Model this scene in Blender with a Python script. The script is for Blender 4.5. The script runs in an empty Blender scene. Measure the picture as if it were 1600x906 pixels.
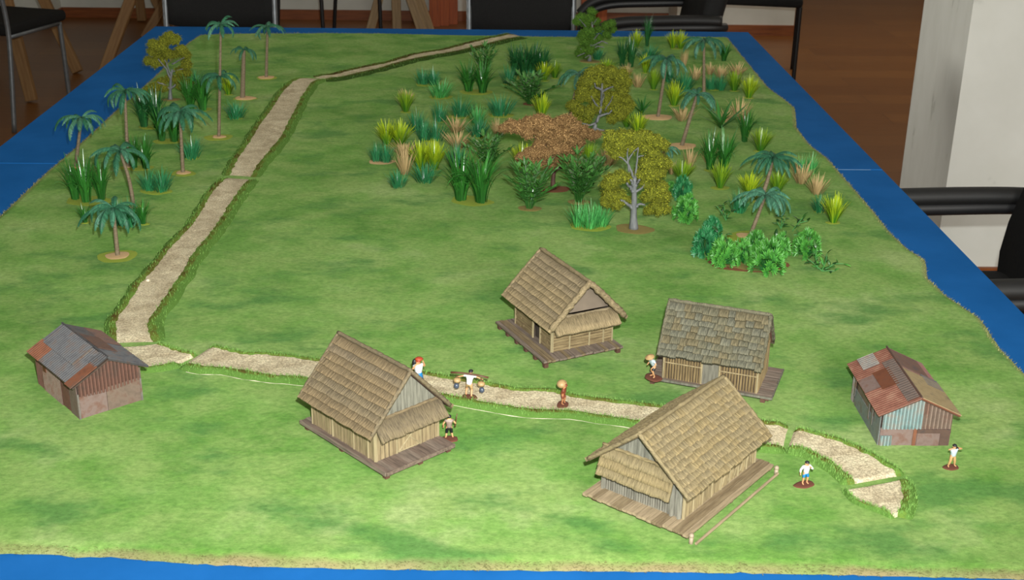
import bpy, bmesh, math, random
from mathutils import Vector, Matrix, noise, Euler
random.seed(7)
R = random.random
def U(a, b): return a + (b - a) * random.random()
rad = math.radians
SC = bpy.context.scene
COL = SC.collection

# ------------------------------------------------------------------ camera, world, lights, exposure
T0 = 0.75                                   # height of the table top
FPX = 1991.0                                # focal length in pixels of the 1600x906 frame
AX = Vector((0.9997869, 0.00559881, 0.01987))        # table axes written in camera axes (x right, y down, z forward)
AY = Vector((-0.01626384, -0.37917978, 0.92518008))
AZ = Vector((0.01271421, -0.92530608, -0.37900792))
CAM = Vector((0, 0, T0 + 0.747))
def to_world(c): return Vector((AX.dot(c), AY.dot(c), AZ.dot(c)))
cd = bpy.data.cameras.new('camera'); cam = bpy.data.objects.new('camera', cd); COL.objects.link(cam)
cd.sensor_width = 36; cd.lens = FPX / 1600 * 36; cd.clip_start = 0.05; cd.clip_end = 60
cx_, cy_, cz_ = to_world(Vector((1, 0, 0))), to_world(Vector((0, -1, 0))), to_world(Vector((0, 0, -1)))
cam.matrix_world = Matrix(((cx_.x, cy_.x, cz_.x, CAM.x), (cx_.y, cy_.y, cz_.y, CAM.y), (cx_.z, cy_.z, cz_.z, CAM.z), (0, 0, 0, 1)))
cd.dof.use_dof = True; cd.dof.focus_distance = 1.9; cd.dof.aperture_fstop = 18.0
SC.camera = cam
W = bpy.data.worlds.new('world'); SC.world = W; W.use_nodes = True
W.node_tree.nodes['Background'].inputs[0].default_value = (1.0, 0.86, 0.68, 1)
W.node_tree.nodes['Background'].inputs[1].default_value = 0.05
def lamp(kind, name, loc, energy, color, target=None, **kw):
    d = bpy.data.lights.new(name, kind); o = bpy.data.objects.new(name, d); COL.objects.link(o)
    d.energy = energy; d.color = color; o.location = loc
    for k, v in kw.items(): setattr(d, k, v)
    if target is not None: o.rotation_euler = (Vector(target) - Vector(loc)).to_track_quat('-Z', 'Y').to_euler()
    return o
# the camera's own flash: just above the lens, a little to its right
lamp('SPOT', 'camera_flash', CAM + cx_ * 0.035 + cy_ * 0.085 - cz_ * 0.02, 132, (0.98, 1.0, 0.97), CAM + to_world(Vector((-0.07, -0.14, 1.0))) * 3,
     spot_size=rad(98), spot_blend=1.0, shadow_soft_size=0.012)
# the room's ceiling lamps and two added fill lights
lamp('AREA', 'ceiling_lamp', (-0.9, 3.0, 2.95), 9, (1.0, 0.95, 0.84), (-1.0, 3.4, 0), shape='RECTANGLE', size=2.4, size_y=1.6)
lamp('AREA', 'column_side_fill', (-4.6, 4.2, 1.7), 2.6, (1.0, 0.98, 0.90), (1.4, 3.9, 1.25), shape='RECTANGLE', size=1.4, size_y=1.2, spread=rad(36))  # added narrow fill, no window here: brightens the column's left side
lamp('AREA', 'ceiling_lamp', (3.0, 7.0, 2.95), 24, (1.0, 0.92, 0.78), (3.0, 7.0, 0), shape='RECTANGLE', size=2.0, size_y=2.0)
lamp('AREA', 'wall_fill', (1.2, -1.3, 1.7), 52, (1.0, 0.98, 0.92), (1.0, 6.0, 1.3), shape='RECTANGLE', size=1.6, size_y=1.2)  # added fill behind the camera, no real window: lifts the upright walls
SC.view_settings.view_transform = 'Standard'; SC.view_settings.look = 'None'
SC.view_settings.gamma = 1; SC.view_settings.use_curve_mapping = False
SC.view_settings.exposure = 0.80

# ------------------------------------------------------------------ where things stand
def ray(px, py): return to_world(Vector(((px - 800) / FPX, (py - 453) / FPX, 1.0)))
def onz(px, py, z):
    d = ray(px, py); return CAM + d * ((z - CAM.z) / d.z)
def ony(px, py, y):
    d = ray(px, py); return CAM + d * (y / d.y)
def matz(x, y):
    k = min(1, max(0, (y - 1.7) / 0.5))
    return T0 + 0.006 + (0.0007 + 0.0022 * k) * noise.noise((x * 3.2 + 5, y * 7, 0.3)) + 0.0010 * k * noise.noise((x * 14, y * 22, 4))
def at(px, py):
    z = T0 + 0.006
    for _ in range(4):
        p = onz(px, py, z); z = matz(p.x, p.y)
    return Vector((p.x, p.y, z))
def depth(p): return (Vector(p) - CAM).dot(-cz_)
def top_h(base, px, py):                    # height over a base point of what shows at a pixel above it
    return ony(px, py, base.y).z - base.z

# ------------------------------------------------------------------ materials
def newmat(name):
    m = bpy.data.materials.new(name); m.use_nodes = True
    nt = m.node_tree; b = nt.nodes['Principled BSDF']
    return m, nt, b
def N(nt, t, **kw):
    n = nt.nodes.new(t)
    for k, v in kw.items(): setattr(n, k, v)
    return n
def L(nt, a, b): nt.links.new(a, b)
def c4(c): return (c[0], c[1], c[2], 1)
def srgb(r, g, b):
    f = lambda v: ((v / 255 + 0.055) / 1.055) ** 2.4 if v > 10 else v / 255 / 12.92
    return (f(r), f(g), f(b))
def coords(nt, stretch=(1, 1, 1), which='Object'):
    tc = N(nt, 'ShaderNodeTexCoord'); mp = N(nt, 'ShaderNodeMapping'); mp.inputs['Scale'].default_value = stretch
    L(nt, tc.outputs[which], mp.inputs[0]); return mp.outputs[0]
def noise_tex(nt, vec, scale, detail=4, rough=0.6):
    n = N(nt, 'ShaderNodeTexNoise'); n.inputs['Scale'].default_value = scale; n.inputs['Detail'].default_value = detail
    n.inputs['Roughness'].default_value = rough; L(nt, vec, n.inputs['Vector']); return n.outputs['Fac']
def ramp(nt, fac, stops):
    r = N(nt, 'ShaderNodeValToRGB'); e = r.color_ramp.elements
    while len(e) < len(stops): e.new(0.5)
    for i, (p, c) in enumerate(stops): e[i].position = p; e[i].color = c4(c)
    L(nt, fac, r.inputs[0]); return r.outputs[0]
def bump(nt, b, fac, strength, dist):
    n = N(nt, 'ShaderNodeBump'); n.inputs['Strength'].default_value = strength; n.inputs['Distance'].default_value = dist
    L(nt, fac, n.inputs['Height']); L(nt, n.outputs[0], b.inputs['Normal'])
def mixc(nt, fac, a, b):
    m = N(nt, 'ShaderNodeMix', data_type='RGBA')
    if isinstance(fac, (int, float)): m.inputs[0].default_value = fac
    else: L(nt, fac, m.inputs[0])
    for i, v in ((6, a), (7, b)):
        if isinstance(v, tuple): m.inputs[i].default_value = c4(v)
        else: L(nt, v, m.inputs[i])
    return m.outputs[2]
def surf(name, stops, scale=50, stretch=(1, 1, 1), rough=0.7, bmp=0.0, dist=0.001, metal=0.0, spec=None, detail=4):
    """colours mixed by stretched noise, with the same noise as fine relief"""
    m, nt, b = newmat(name); v = coords(nt, stretch); f = noise_tex(nt, v, scale, detail)
    n = len(stops); lo, hi = 0.34, 0.66
    if n > 1 and not isinstance(stops[0][1], tuple): stops = [(lo + (hi - lo) * i / (n - 1), s) for i, s in enumerate(stops)]
    L(nt, ramp(nt, f, stops), b.inputs['Base Color'])
    b.inputs['Roughness'].default_value = rough; b.inputs['Metallic'].default_value = metal
    if spec is not None: b.inputs['Specular IOR Level'].default_value = spec
    if bmp: bump(nt, b, f, bmp, dist)
    return m
def flat(name, c, rough=0.6, metal=0.0, var=0.12):
    return surf(name, [tuple(x * (1 - var) for x in c), tuple(min(1, x * (1 + var)) for x in c)], 40, rough=rough, metal=metal)
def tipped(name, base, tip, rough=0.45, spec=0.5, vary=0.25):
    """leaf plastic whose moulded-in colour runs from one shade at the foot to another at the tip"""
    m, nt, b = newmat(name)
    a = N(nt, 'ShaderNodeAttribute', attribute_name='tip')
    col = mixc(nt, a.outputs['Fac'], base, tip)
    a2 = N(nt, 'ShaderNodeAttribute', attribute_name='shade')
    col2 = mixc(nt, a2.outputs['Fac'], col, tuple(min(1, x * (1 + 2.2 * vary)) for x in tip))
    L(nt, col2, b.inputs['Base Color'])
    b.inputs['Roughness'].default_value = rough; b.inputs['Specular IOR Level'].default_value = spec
    return m

# ------------------------------------------------------------------ meshes
class MB:
    def __init__(s): s.v = []; s.f = []; s.t = []; s.sh = []; s.mi = []
    def vert(s, p, t=0.0, sh=0.0): s.v.append(tuple(p)); s.t.append(t); s.sh.append(sh); return len(s.v) - 1
    def face(s, *i, m=0): s.f.append(i); s.mi.append(m)
    def box(s, lo, hi, mtx=None, m=0):
        x0, y0, z0 = lo; x1, y1, z1 = hi; k = len(s.v)
        for p in ((x0,y0,z0),(x1,y0,z0),(x1,y1,z0),(x0,y1,z0),(x0,y0,z1),(x1,y0,z1),(x1,y1,z1),(x0,y1,z1)):
            s.vert(mtx @ Vector(p) if mtx else p)
        for q in ((3,2,1,0),(4,5,6,7),(0,1,5,4),(1,2,6,5),(2,3,7,6),(3,0,4,7)): s.face(*[k + i for i in q], m=m)
    def tube(s, pts, rs, n=8, cap=True, m=0, t=None, flatx=1.0):
        pts = [Vector(p) for p in pts]; rings = []
        if not isinstance(rs, (list, tuple)): rs = [rs] * len(pts)
        up = Vector((0, 0, 1))
        for i, p in enumerate(pts):
            d = (pts[min(i + 1, len(pts) - 1)] - pts[max(i - 1, 0)]).normalized()
            a = d.cross(up if abs(d.z) < 0.95 else Vector((1, 0, 0))).normalized(); b = a.cross(d)
            rings.append([s.vert(p + (a * math.cos(2*math.pi*k/n) * flatx + b * math.sin(2*math.pi*k/n)) * rs[i], (t[i] if t else 0)) for k in range(n)])
        for i in range(len(rings) - 1):
            for k in range(n): s.face(rings[i][k], rings[i][(k+1) % n], rings[i+1][(k+1) % n], rings[i+1][k], m=m)
        if cap:
            s.face(*rings[0][::-1], m=m); s.face(*rings[-1], m=m)
    def prism(s, poly, z0, z1, m=0, top=1.0):
        n = len(poly); k = len(s.v); c = Vector((sum(p[0] for p in poly)/n, sum(p[1] for p in poly)/n))
        for p in poly: s.vert((p[0], p[1], z0))
        for p in poly: s.vert((c.x + (p[0]-c.x)*top, c.y + (p[1]-c.y)*top, z1))
        for i in range(n): s.face(k+i, k+(i+1) % n, k+n+(i+1) % n, k+n+i, m=m)
        s.face(*range(k+n-1, k-1, -1), m=m); s.face(*range(k+n, k+2*n), m=m)
    def grid(s, P, nu, nv, m=0, att=None):
        k = len(s.v)
        for i in range(nu + 1):
            for j in range(nv + 1):
                a = att(i/nu, j/nv) if att else 0.0
                s.vert(P(i/nu, j/nv), a)
        for i in range(nu):
            for j in range(nv): s.face(k+i*(nv+1)+j, k+(i+1)*(nv+1)+j, k+(i+1)*(nv+1)+j+1, k+i*(nv+1)+j+1, m=m)
    def ball(s, c, r, nu=10, nv=6, m=0, bumpy=0.0, half=False):
        c = Vector(c); r = Vector(r) if not isinstance(r, (int, float)) else Vector((r, r, r)); k = len(s.v)
        rows = []
        for j in range(nv + 1):
            th = math.pi * j / nv * (0.5 if half else 1)
            if th in (0.0,) or (j == nv and not half):
                rows.append([s.vert(c + Vector((0, 0, r.z * math.cos(th))))]); continue
            row = []
            for i in range(nu):
                a = 2*math.pi*i/nu; q = 1 + bumpy * (R() - 0.5)
                row.append(s.vert(c + Vector((r.x*math.sin(th)*math.cos(a), r.y*math.sin(th)*math.sin(a), r.z*math.cos(th))) * q))
            rows.append(row)
        for a, b in zip(rows, rows[1:]):
            for i in range(nu):
                if len(a) == 1: s.face(a[0], b[i], b[(i+1) % nu], m=m)
                elif len(b) == 1: s.face(a[i], b[0], a[(i+1) % nu], m=m)
                else: s.face(a[i], b[i], b[(i+1) % nu], a[(i+1) % nu], m=m)
    def blade(s, base, az, ln, w, lean0, lean1, segs=3, t0=0.0, shade=0.0, taper=0.9, twist=0.0, wide=0.35, cup=0.0):
        """one leaf: starts LEAN0 from vertical, ends LEAN1, bending as it goes"""
        p = Vector(base); h = Vector((math.cos(az), math.sin(az), 0)); side0 = Vector((-math.sin(az), math.cos(az), 0)); prev = None
        for i in range(segs + 1):
            q = i / segs; le = lean0 + (lean1 - lean0) * q
            d = h * math.sin(le) + Vector((0, 0, math.cos(le)))
            nrm = h * math.cos(le) - Vector((0, 0, math.sin(le)))
            sd = side0 * math.cos(twist * q) + nrm * math.sin(twist * q)
            prof = (0.55 + 0.45 * min(1, q / wide)) if q < wide else max(0.06, 1 - ((q - wide) / (1 - wide)) ** 1.6 * taper)
            ww = w * prof * 0.5
            tt = t0 + (1 - t0) * q
            if cup:
                cur = [s.vert(p - sd*ww + nrm*ww*cup, tt, shade), s.vert(p, tt, shade), s.vert(p + sd*ww + nrm*ww*cup, tt, shade)]
            else: cur = [s.vert(p - sd*ww, tt, shade), s.vert(p + sd*ww, tt, shade)]
            if prev:
                for a in range(len(cur) - 1): s.face(prev[a], prev[a+1], cur[a+1], cur[a])
            prev = cur; p = p + d * (ln / segs)
    def mesh(s, name, mats, smooth=False):
        me = bpy.data.meshes.new(name); me.from_pydata(s.v, [], s.f)
        for m in (mats if isinstance(mats, (list, tuple)) else [mats]): me.materials.append(m)
        if any(s.mi): me.polygons.foreach_set('material_index', s.mi)
        if any(s.t) or any(s.sh):
            a = me.attributes.new('tip', 'FLOAT', 'POINT'); a.data.foreach_set('value', s.t)
            a = me.attributes.new('shade', 'FLOAT', 'POINT'); a.data.foreach_set('value', s.sh)
        if smooth: me.polygons.foreach_set('use_smooth', [True] * len(me.polygons))
        me.update(); return me
def put(name, me, parent=None, loc=(0,0,0), rot=(0,0,0), scale=(1,1,1), mtx=None):
    o = bpy.data.objects.new(name, me); COL.objects.link(o); o.parent = parent
    if mtx is not None: o.matrix_basis = mtx
    else:
        o.location = loc; o.rotation_euler = rot
        o.scale = scale if not isinstance(scale, (int, float)) else (scale,) * 3
    return o
def build(mb, name, mats, parent=None, smooth=False, **kw): return put(name, mb.mesh(name, mats, smooth), parent, **kw)
def tag(o, label=None, cat=None, group=None, kind=None):
    for k, v in (('label', label), ('category', cat), ('group', group), ('kind', kind)):
        if v: o[k] = v
    return o
def thing(name, label, cat, loc=(0,0,0), rz=0.0, group=None, scale=1.0):
    o = bpy.data.objects.new(name, None); COL.objects.link(o); o.empty_display_size = 0.02
    o.location = loc; o.rotation_euler = (0, 0, rz); o.scale = (scale,) * 3
    return tag(o, label, cat, group)
def bevel(o, w, seg=2):
    m = o.modifiers.new('bevel', 'BEVEL'); m.width = w; m.segments = seg; m.limit_method = 'ANGLE'; return o
def lerp_poly(pts, n):
    pts = [Vector(p) for p in pts]; d = [0.0]
    for a, b in zip(pts, pts[1:]): d.append(d[-1] + (b - a).length)
    out = []; j = 0
    for i in range(n):
        t = d[-1] * i / (n - 1)
        while j < len(d) - 2 and d[j+1] < t: j += 1
        k = (t - d[j]) / max(1e-9, d[j+1] - d[j]); out.append(pts[j].lerp(pts[j+1], k))
    return out
# ------------------------------------------------------------------ the room
def floor_material():
    m, nt, b = newmat('laminate_floor'); v = coords(nt)
    br = N(nt, 'ShaderNodeTexBrick'); L(nt, v, br.inputs['Vector'])
    br.inputs['Scale'].default_value = 1; br.inputs['Brick Width'].default_value = 1.25; br.inputs['Row Height'].default_value = 0.19
    br.inputs['Mortar Size'].default_value = 0.0015; br.inputs['Color1'].default_value = c4(srgb(140, 90, 42)); br.inputs['Color2'].default_value = c4(srgb(124, 76, 34))
    br.inputs['Mortar'].default_value = c4(srgb(96, 56, 26))
    f = noise_tex(nt, coords(nt, (1.2, 26, 1)), 5, 5)
    g = ramp(nt, f, [(0.3, (0.62, 0.6, 0.58)), (0.7, (1.1, 1.1, 1.1))])
    mm = N(nt, 'ShaderNodeMix', data_type='RGBA', blend_type='MULTIPLY'); mm.inputs[0].default_value = 0.75
    L(nt, br.outputs['Color'], mm.inputs[6]); L(nt, g, mm.inputs[7]); L(nt, mm.outputs[2], b.inputs['Base Color'])
    b.inputs['Roughness'].default_value = 0.36; return m
M_floor = floor_material()
M_wall = surf('white_plaster', [srgb(208, 210, 200), srgb(222, 223, 214)], 3, rough=0.85, bmp=0.05, dist=0.002)
M_column = surf('scuffed_plaster', [(0.30, srgb(190, 191, 182)), (0.36, srgb(214, 215, 207)), (0.7, srgb(222, 223, 216))], 5, stretch=(1, 3, 1), rough=0.85, bmp=0.05, dist=0.002)
M_base = surf('baseboard_wood', [srgb(118, 62, 26), srgb(150, 84, 38)], 6, stretch=(1, 1, 12), rough=0.45)
M_post = surf('red_stained_wood', [srgb(150, 70, 24), srgb(184, 92, 36)], 8, stretch=(12, 12, 0.6), rough=0.45, bmp=0.05)
M_ceil = flat('ceiling_paint', (0.8, 0.79, 0.76), 0.9, var=0.02)
YB = 8.18
def slab(name, lo, hi, m, kind='structure'):
    g = MB(); g.box(lo, hi); return tag(build(g, name, m), kind=kind)
slab('floor', (-5.0, -1.5, -0.05), (6.0, 12.0, 0.0), M_floor)
slab('ceiling', (-5.0, -1.5, 3.0), (6.0, 12.0, 3.05), M_ceil)
slab('wall_back', (-5.0, YB, 0.0), (1.15, YB + 0.15, 3.0), M_wall)
slab('wall_left', (-5.1, -1.5, 0.0), (-5.0, 12.0, 3.0), M_wall)
slab('wall_right', (6.0, -1.5, 0.0), (6.1, 12.0, 3.0), M_wall)
slab('wall_far', (-5.0, 12.0, 0.0), (6.0, 12.1, 3.0), M_wall)
slab('wall_front', (-5.0, -1.6, 0.0), (6.0, -1.5, 3.0), M_wall)
slab('wall_back_left', (-5.0, 7.96, 0.0), (-2.70, YB, 3.0), M_wall)            # the shallow projection at the left
slab('wall_back_right', (1.15, 7.80, 0.0), (1.87, YB + 0.15, 3.0), M_wall)     # the end of the wall beside the opening
slab('wall_column', (1.415, 3.735, 0.0), (2.6, 4.16, 3.0), M_column)
BH = 0.062
slab('baseboard_back', (-2.70, YB - 0.014, 0.0), (1.15, YB, BH), M_base)
slab('baseboard_left', (-5.0, 7.946, 0.0), (-2.70, 7.96, BH), M_base)
slab('baseboard_left_return', (-2.70, 7.96, 0.0), (-2.686, YB - 0.014, BH), M_base)
slab('baseboard_right', (1.15, 7.786, 0.0), (1.87, 7.80, BH), M_base)
slab('baseboard_column', (1.415, 3.721, 0.0), (2.6, 3.735, BH - 0.006), M_base)
slab('baseboard_column_side', (1.401, 3.721, 0.0), (1.415, 4.16, BH - 0.006), M_base)
# reddish wooden posts in front of the back wall
def wall_x(px, py=30, y=YB - 0.1): return ony(px, py, y).x
g = MB(); xa, xb = wall_x(672), wall_x(715)
g.box((xa, YB - 0.20, 0.0), (xa + (xb - xa) * 0.38, YB - 0.02, 2.6)); g.box((xa + (xb - xa) * 0.38, YB - 0.17, 0.0), (xa + (xb - xa) * 0.70, YB - 0.02, 2.6)); g.box((xa + (xb - xa) * 0.70, YB - 0.12, 0.0), (xb, YB - 0.02, 2.6))
tag(build(g, 'trim_1', M_post), kind='structure')
g = MB(); xa, xb = wall_x(908), wall_x(946)
g.box((xa, YB - 0.10, 0.0), (xa + (xb - xa) * 0.62, YB - 0.02, 2.6)); g.box((xa + (xb - xa) * 0.62, YB - 0.20, 0.0), (xb, YB - 0.02, 2.6))
tag(build(g, 'trim_2', M_post), kind='structure')

# ------------------------------------------------------------------ the table
M_blue = surf('blue_painted_board', [srgb(20, 83, 144), srgb(26, 91, 156)], 9, rough=0.75, bmp=0.03, dist=0.001, spec=0.05)
M_scuff = flat('scuffed_edge', srgb(90, 120, 150), 0.7)
M_trestle = surf('pale_pine', [srgb(128, 92, 52), srgb(149, 113, 70)], 10, stretch=(9, 9, 0.8), rough=0.6, bmp=0.05)
t = thing('game_table', 'long blue painted table carrying the grassy model village', 'table', (-0.108, 2.5, 0))
xl, xr = -1.022 + 0.108, 0.806 + 0.108
for y0, y1 in ((1.02, 2.479), (2.481, 3.941)):
    g = MB(); g.box((xl, y0 - 2.5, T0 - 0.022), (xr, y1 - 2.5, T0)); bevel(build(g, 'board_top', M_blue, t), 0.002, 1)
g = MB()
for x0, x1 in ((0.40, 0.52), (0.70, 0.78)): g.box((x0 + 0.108, -0.0206, T0 - 0.002), (x1 + 0.108, -0.0196, T0 + 0.0003))
build(g, 'paint_chip', M_scuff, t)
for y in (1.30, 2.48, 3.66):
    g = MB(); g.box((xl + 0.12, y - 2.5 - 0.03, T0 - 0.10), (xr - 0.12, y - 2.5 + 0.03, T0 - 0.023)); build(g, 'support_beam', M_trestle, t)
    for sx in (xl + 0.25, xr - 0.25):
        for dy in (-0.2, 0.2):
            g = MB(); g.tube([(sx, y - 2.5 + dy, 0.0), (sx, y - 2.5 + dy * 0.12, T0 - 0.06)], 0.022, 8); build(g, 'leg', M_trestle, t)

M_trestle_pale = surf('bleached_pine', [srgb(150, 124, 88), srgb(176, 150, 112)], 10, stretch=(9, 9, 0.8), rough=0.6, bmp=0.05)

# ------------------------------------------------------------------ the grass mat
def mat_material():
    m, nt, b = newmat('flocked_grass'); v = coords(nt)
    n1 = noise_tex(nt, coords(nt, (1.0, 1.05, 1)), 5.2, 5, 0.62)
    n2 = noise_tex(nt, coords(nt, (1, 1.3, 1)), 13, 5, 0.65)
    n3 = noise_tex(nt, coords(nt, (1, 1.4, 1)), 130, 7, 0.75)
    c = ramp(nt, n1, [(0.34, (0.070, 0.180, 0.026)), (0.45, (0.102, 0.228, 0.040)), (0.55, (0.152, 0.278, 0.066)), (0.66, (0.250, 0.330, 0.128))])
    c = mixc(nt, ramp(nt, n2, [(0.42, (0, 0, 0)), (0.64, (0.85, 0.85, 0.85))]), c, (0.195, 0.29, 0.085))
    d = noise_tex(nt, coords(nt, (1, 1.6, 1)), 7.5, 4, 0.6)
    c = mixc(nt, ramp(nt, d, [(0.53, (0, 0, 0)), (0.66, (0.80, 0.80, 0.80))]), c, (0.048, 0.152, 0.032))
    mm = N(nt, 'ShaderNodeMix', data_type='RGBA', blend_type='MULTIPLY'); mm.inputs[0].default_value = 1
    L(nt, c, mm.inputs[6]); L(nt, ramp(nt, n3, [(0.32, (0.62, 0.68, 0.58)), (0.68, (1.28, 1.24, 1.22))]), mm.inputs[7])
    a = N(nt, 'ShaderNodeAttribute', attribute_name='tip')           # bare backing along the cut edge
    c = mixc(nt, a.outputs['Fac'], mm.outputs[2], (0.215, 0.178, 0.088)); L(nt, c, b.inputs['Base Color'])
    b.inputs['Roughness'].default_value = 0.95; b.inputs['Specular IOR Level'].default_value = 0.0
    b.inputs['Sheen Weight'].default_value = 0.12; b.inputs['Sheen Tint'].default_value = (0.6, 0.9, 0.4, 1); b.inputs['Sheen Roughness'].default_value = 0.6
    bump(nt, b, noise_tex(nt, coords(nt, (1, 1.6, 1)), 330, 4, 0.75), 0.55, 0.0018); return m
M_grass = mat_material()
M_fib = tipped('flock_fibre', (0.25, 0.20, 0.10), (0.22, 0.24, 0.085), 0.9, 0.1)
M_fibg = tipped('green_flock_fibre', (0.075, 0.15, 0.03), (0.14, 0.26, 0.06), 0.9, 0.1)
def W2(pts): return [onz(x, y, T0 + 0.004).xy for x, y in pts]
left_e = W2([(312,54),(292,67),(268,90),(245,115),(215,142),(180,172),(142,207),(120,227),(75,265),(37,300),(0,335)])
left_e += [Vector((left_e[-1].x - 0.012, 1.9)), Vector((left_e[-1].x - 0.0, 1.5)), Vector((left_e[-1].x - 0.01, 1.135))]
right_e = W2([(1137,58),(1168,96),(1200,135),(1226,154),(1242,167),(1244,184),(1245,198),(1266,225),(1292,245),(1312,267),(1347,307),(1375,340),(1390,360),(1420,388),(1447,405),(1449,432),(1482,462),(1532,495),(1562,540),(1600,580)])
right_e += [Vector((right_e[-1].x + 0.01, 1.4)), Vector((right_e[-1].x - 0.005, 1.085))]
far_e = W2([(312,54),(360,52),(425,51),(520,51),(600,52),(700,55),(800,56),(870,57),(960,57),(1050,57),(1137,58)])
near_e = [left_e[-1]] + W2([(0,861),(85,862),(120,867),(170,866),(225,871),(270,875),(330,878),(400,881),(600,886),(800,887),(1000,889),(1200,892),(1400,896),(1600,901)]) + [right_e[-1]]
NS, NT = 190, 240
le, re_ = lerp_poly([p.to_3d() for p in left_e][::-1], NT + 1), lerp_poly([p.to_3d() for p in right_e][::-1], NT + 1)
ne, fe = lerp_poly([p.to_3d() for p in near_e], NS + 1), lerp_poly([p.to_3d() for p in far_e], NS + 1)
for e in (le, re_, ne, fe):
    for i in range(1, len(e) - 1): e[i] = e[i] + Vector((noise.noise((i*0.7, 1, 0)), noise.noise((i*0.7, 7, 0)), 0)) * 0.0035
def mat_xy(s, t):
    def ev(e, q): q *= len(e) - 1; k = min(len(e) - 2, int(q)); return e[k].lerp(e[k+1], q - k)
    p = ev(ne, s)*(1-t) + ev(fe, s)*t + ev(le, t)*(1-s) + ev(re_, t)*s
    return p - (ne[0]*(1-s)*(1-t) + ne[-1]*s*(1-t) + fe[0]*(1-s)*t + fe[-1]*s*t)
def warp(q, k=2.2): return 0.5 + 0.5 * math.copysign(1 - (1 - abs(2*q-1)) ** k, 2*q-1)      # tighter rows next to the edges
g = MB()
for i in range(NS + 1):
    for j in range(NT + 1):
        s, tt = warp(i / NS, 1.5), warp(j / NT, 1.5)
        p = mat_xy(s, tt); dn = tt * 2.75; ds = min(s, 1 - s) * 1.7; df = (1 - tt) * 2.75
        dmin = min(ds, df); z = matz(p.x, p.y)
        e1 = min(1, dmin / 0.014); e2 = min(1, dn / 0.016)
        curl = math.exp(-(dn / 0.05) ** 2) * 0.0015 * (1 + noise.noise((p.x * 9, 3, 1)))
        z = T0 + 0.0008 + (z + curl - T0 - 0.0008) * min(1, e1 ** 0.7, e2 ** 0.6)
        wl = 0.5 + 0.9 * noise.noise((p.x * 11, p.y * 11, 2)); lim = 0.008 + 0.010 * wl
        a = max(0.85 * max(0, 1 - dmin / (0.010 + 0.004 * wl)), min(1, max(0, 1.5 * (1 - dn / lim))) * (0.80 + 0.9 * noise.noise((p.x * 14, 9, 0))) * (1.0 if p.x > -0.42 else 0.7))
        g.vert(p.xy.to_3d() + Vector((0, 0, z)), max(0, min(1, a)))
for i in range(NS):
    for j in range(NT):
        a = i*(NT+1) + j; g.face(a, a+NT+1, a+NT+2, a+1)
mat_o = thing('grass_mat', 'rolling green flocked grass mat spread over the blue table', 'grass mat', (0, 0, 0))
build(g, 'grass_surface', M_grass, mat_o, smooth=True)
g = MB()
for e, n, out in ((le, 1400, (-1, 0)), (re_, 2200, (1, 0)), (fe, 700, (0, 1)), (ne, 3000, (0, -1))):
    for k in range(n):
        q = R() * (len(e) - 1); i = min(len(e) - 2, int(q)); p = e[i].lerp(e[i+1], q - i)
        az = math.atan2(out[1], out[0]) + U(-1.1, 1.1); inset = U(0, 0.010)
        base = Vector((p.x - out[0]*inset, p.y - out[1]*inset, T0 + 0.0005 + inset * 0.45))
        g.blade(base, az, U(0.003, 0.0085 if e is ne else 0.0055), U(0.0006, 0.0012), U(0.5, 1.2), U(1.2, 1.75), 2, 0.0, R()*0.5)
tag(build(g, 'edge_fringe', M_fib, mat_o), kind='stuff')

# ------------------------------------------------------------------ the gravel road, laid in sections
def gravel_material():
    m, nt, b = newmat('road_gravel'); v = coords(nt)
    vo = N(nt, 'ShaderNodeTexVoronoi'); vo.inputs['Scale'].default_value = 330; L(nt, v, vo.inputs['Vector'])
    n1 = noise_tex(nt, v, 30, 4); n2 = noise_tex(nt, v, 420, 3, 0.7)
    c = ramp(nt, n1, [(0.36, srgb(166, 152, 123)), (0.5, srgb(184, 171, 142)), (0.64, srgb(199, 188, 158))])
    sp = ramp(nt, n2, [(0.36, (0.62, 0.60, 0.56)), (0.52, (1, 1, 1)), (0.68, (1.5, 1.5, 1.45))])
    mm = N(nt, 'ShaderNodeMix', data_type='RGBA', blend_type='MULTIPLY'); mm.inputs[0].default_value = 1; L(nt, c, mm.inputs[6]); L(nt, sp, mm.inputs[7])
    L(nt, mm.outputs[2], b.inputs['Base Color']); b.inputs['Roughness'].default_value = 0.8
    bump(nt, b, n2, 1.0, 0.0016); return m
M_gravel = gravel_material()
def verge_mat(name, stops, sc, outer=(0.088, 0.175, 0.034)):
    """bare earthy rim beside the gravel, turning to flock towards the outside"""
    m, nt, b = newmat(name); v = coords(nt); f = noise_tex(nt, v, sc, 5); a = N(nt, 'ShaderNodeAttribute', attribute_name='tip')
    f2 = noise_tex(nt, v, 55, 4); add = N(nt, 'ShaderNodeMath', operation='MULTIPLY_ADD'); L(nt, f2, add.inputs[0]); add.inputs[1].default_value = 1.2; L(nt, a.outputs['Fac'], add.inputs[2])
    c = mixc(nt, ramp(nt, add.outputs[0], [(0.72, (0, 0, 0)), (1.25, (1, 1, 1))]), ramp(nt, f, stops), outer); L(nt, c, b.inputs['Base Color'])
    b.inputs['Roughness'].default_value = 0.95; b.inputs['Specular IOR Level'].default_value = 0.05; bump(nt, b, noise_tex(nt, v, 300, 4), 0.6, 0.002); return m
M_verge = verge_mat('earthy_verge', [(0.32, srgb(77, 65, 31)), (0.44, srgb(91, 96, 41)), (0.6, srgb(94, 122, 51))], 26)
M_verge_far = verge_mat('brown_verge', [(0.34, srgb(64, 47, 23)), (0.5, srgb(78, 75, 31)), (0.66, srgb(72, 94, 38))], 22, (0.030, 0.062, 0.012))
M_foam = flat('white_foam_edge', srgb(188, 180, 156), 0.9)
M_stone = flat('pale_chipping', srgb(206, 192, 168), 0.8)
road_group = 'gravel road sections laid across the mat'
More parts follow.
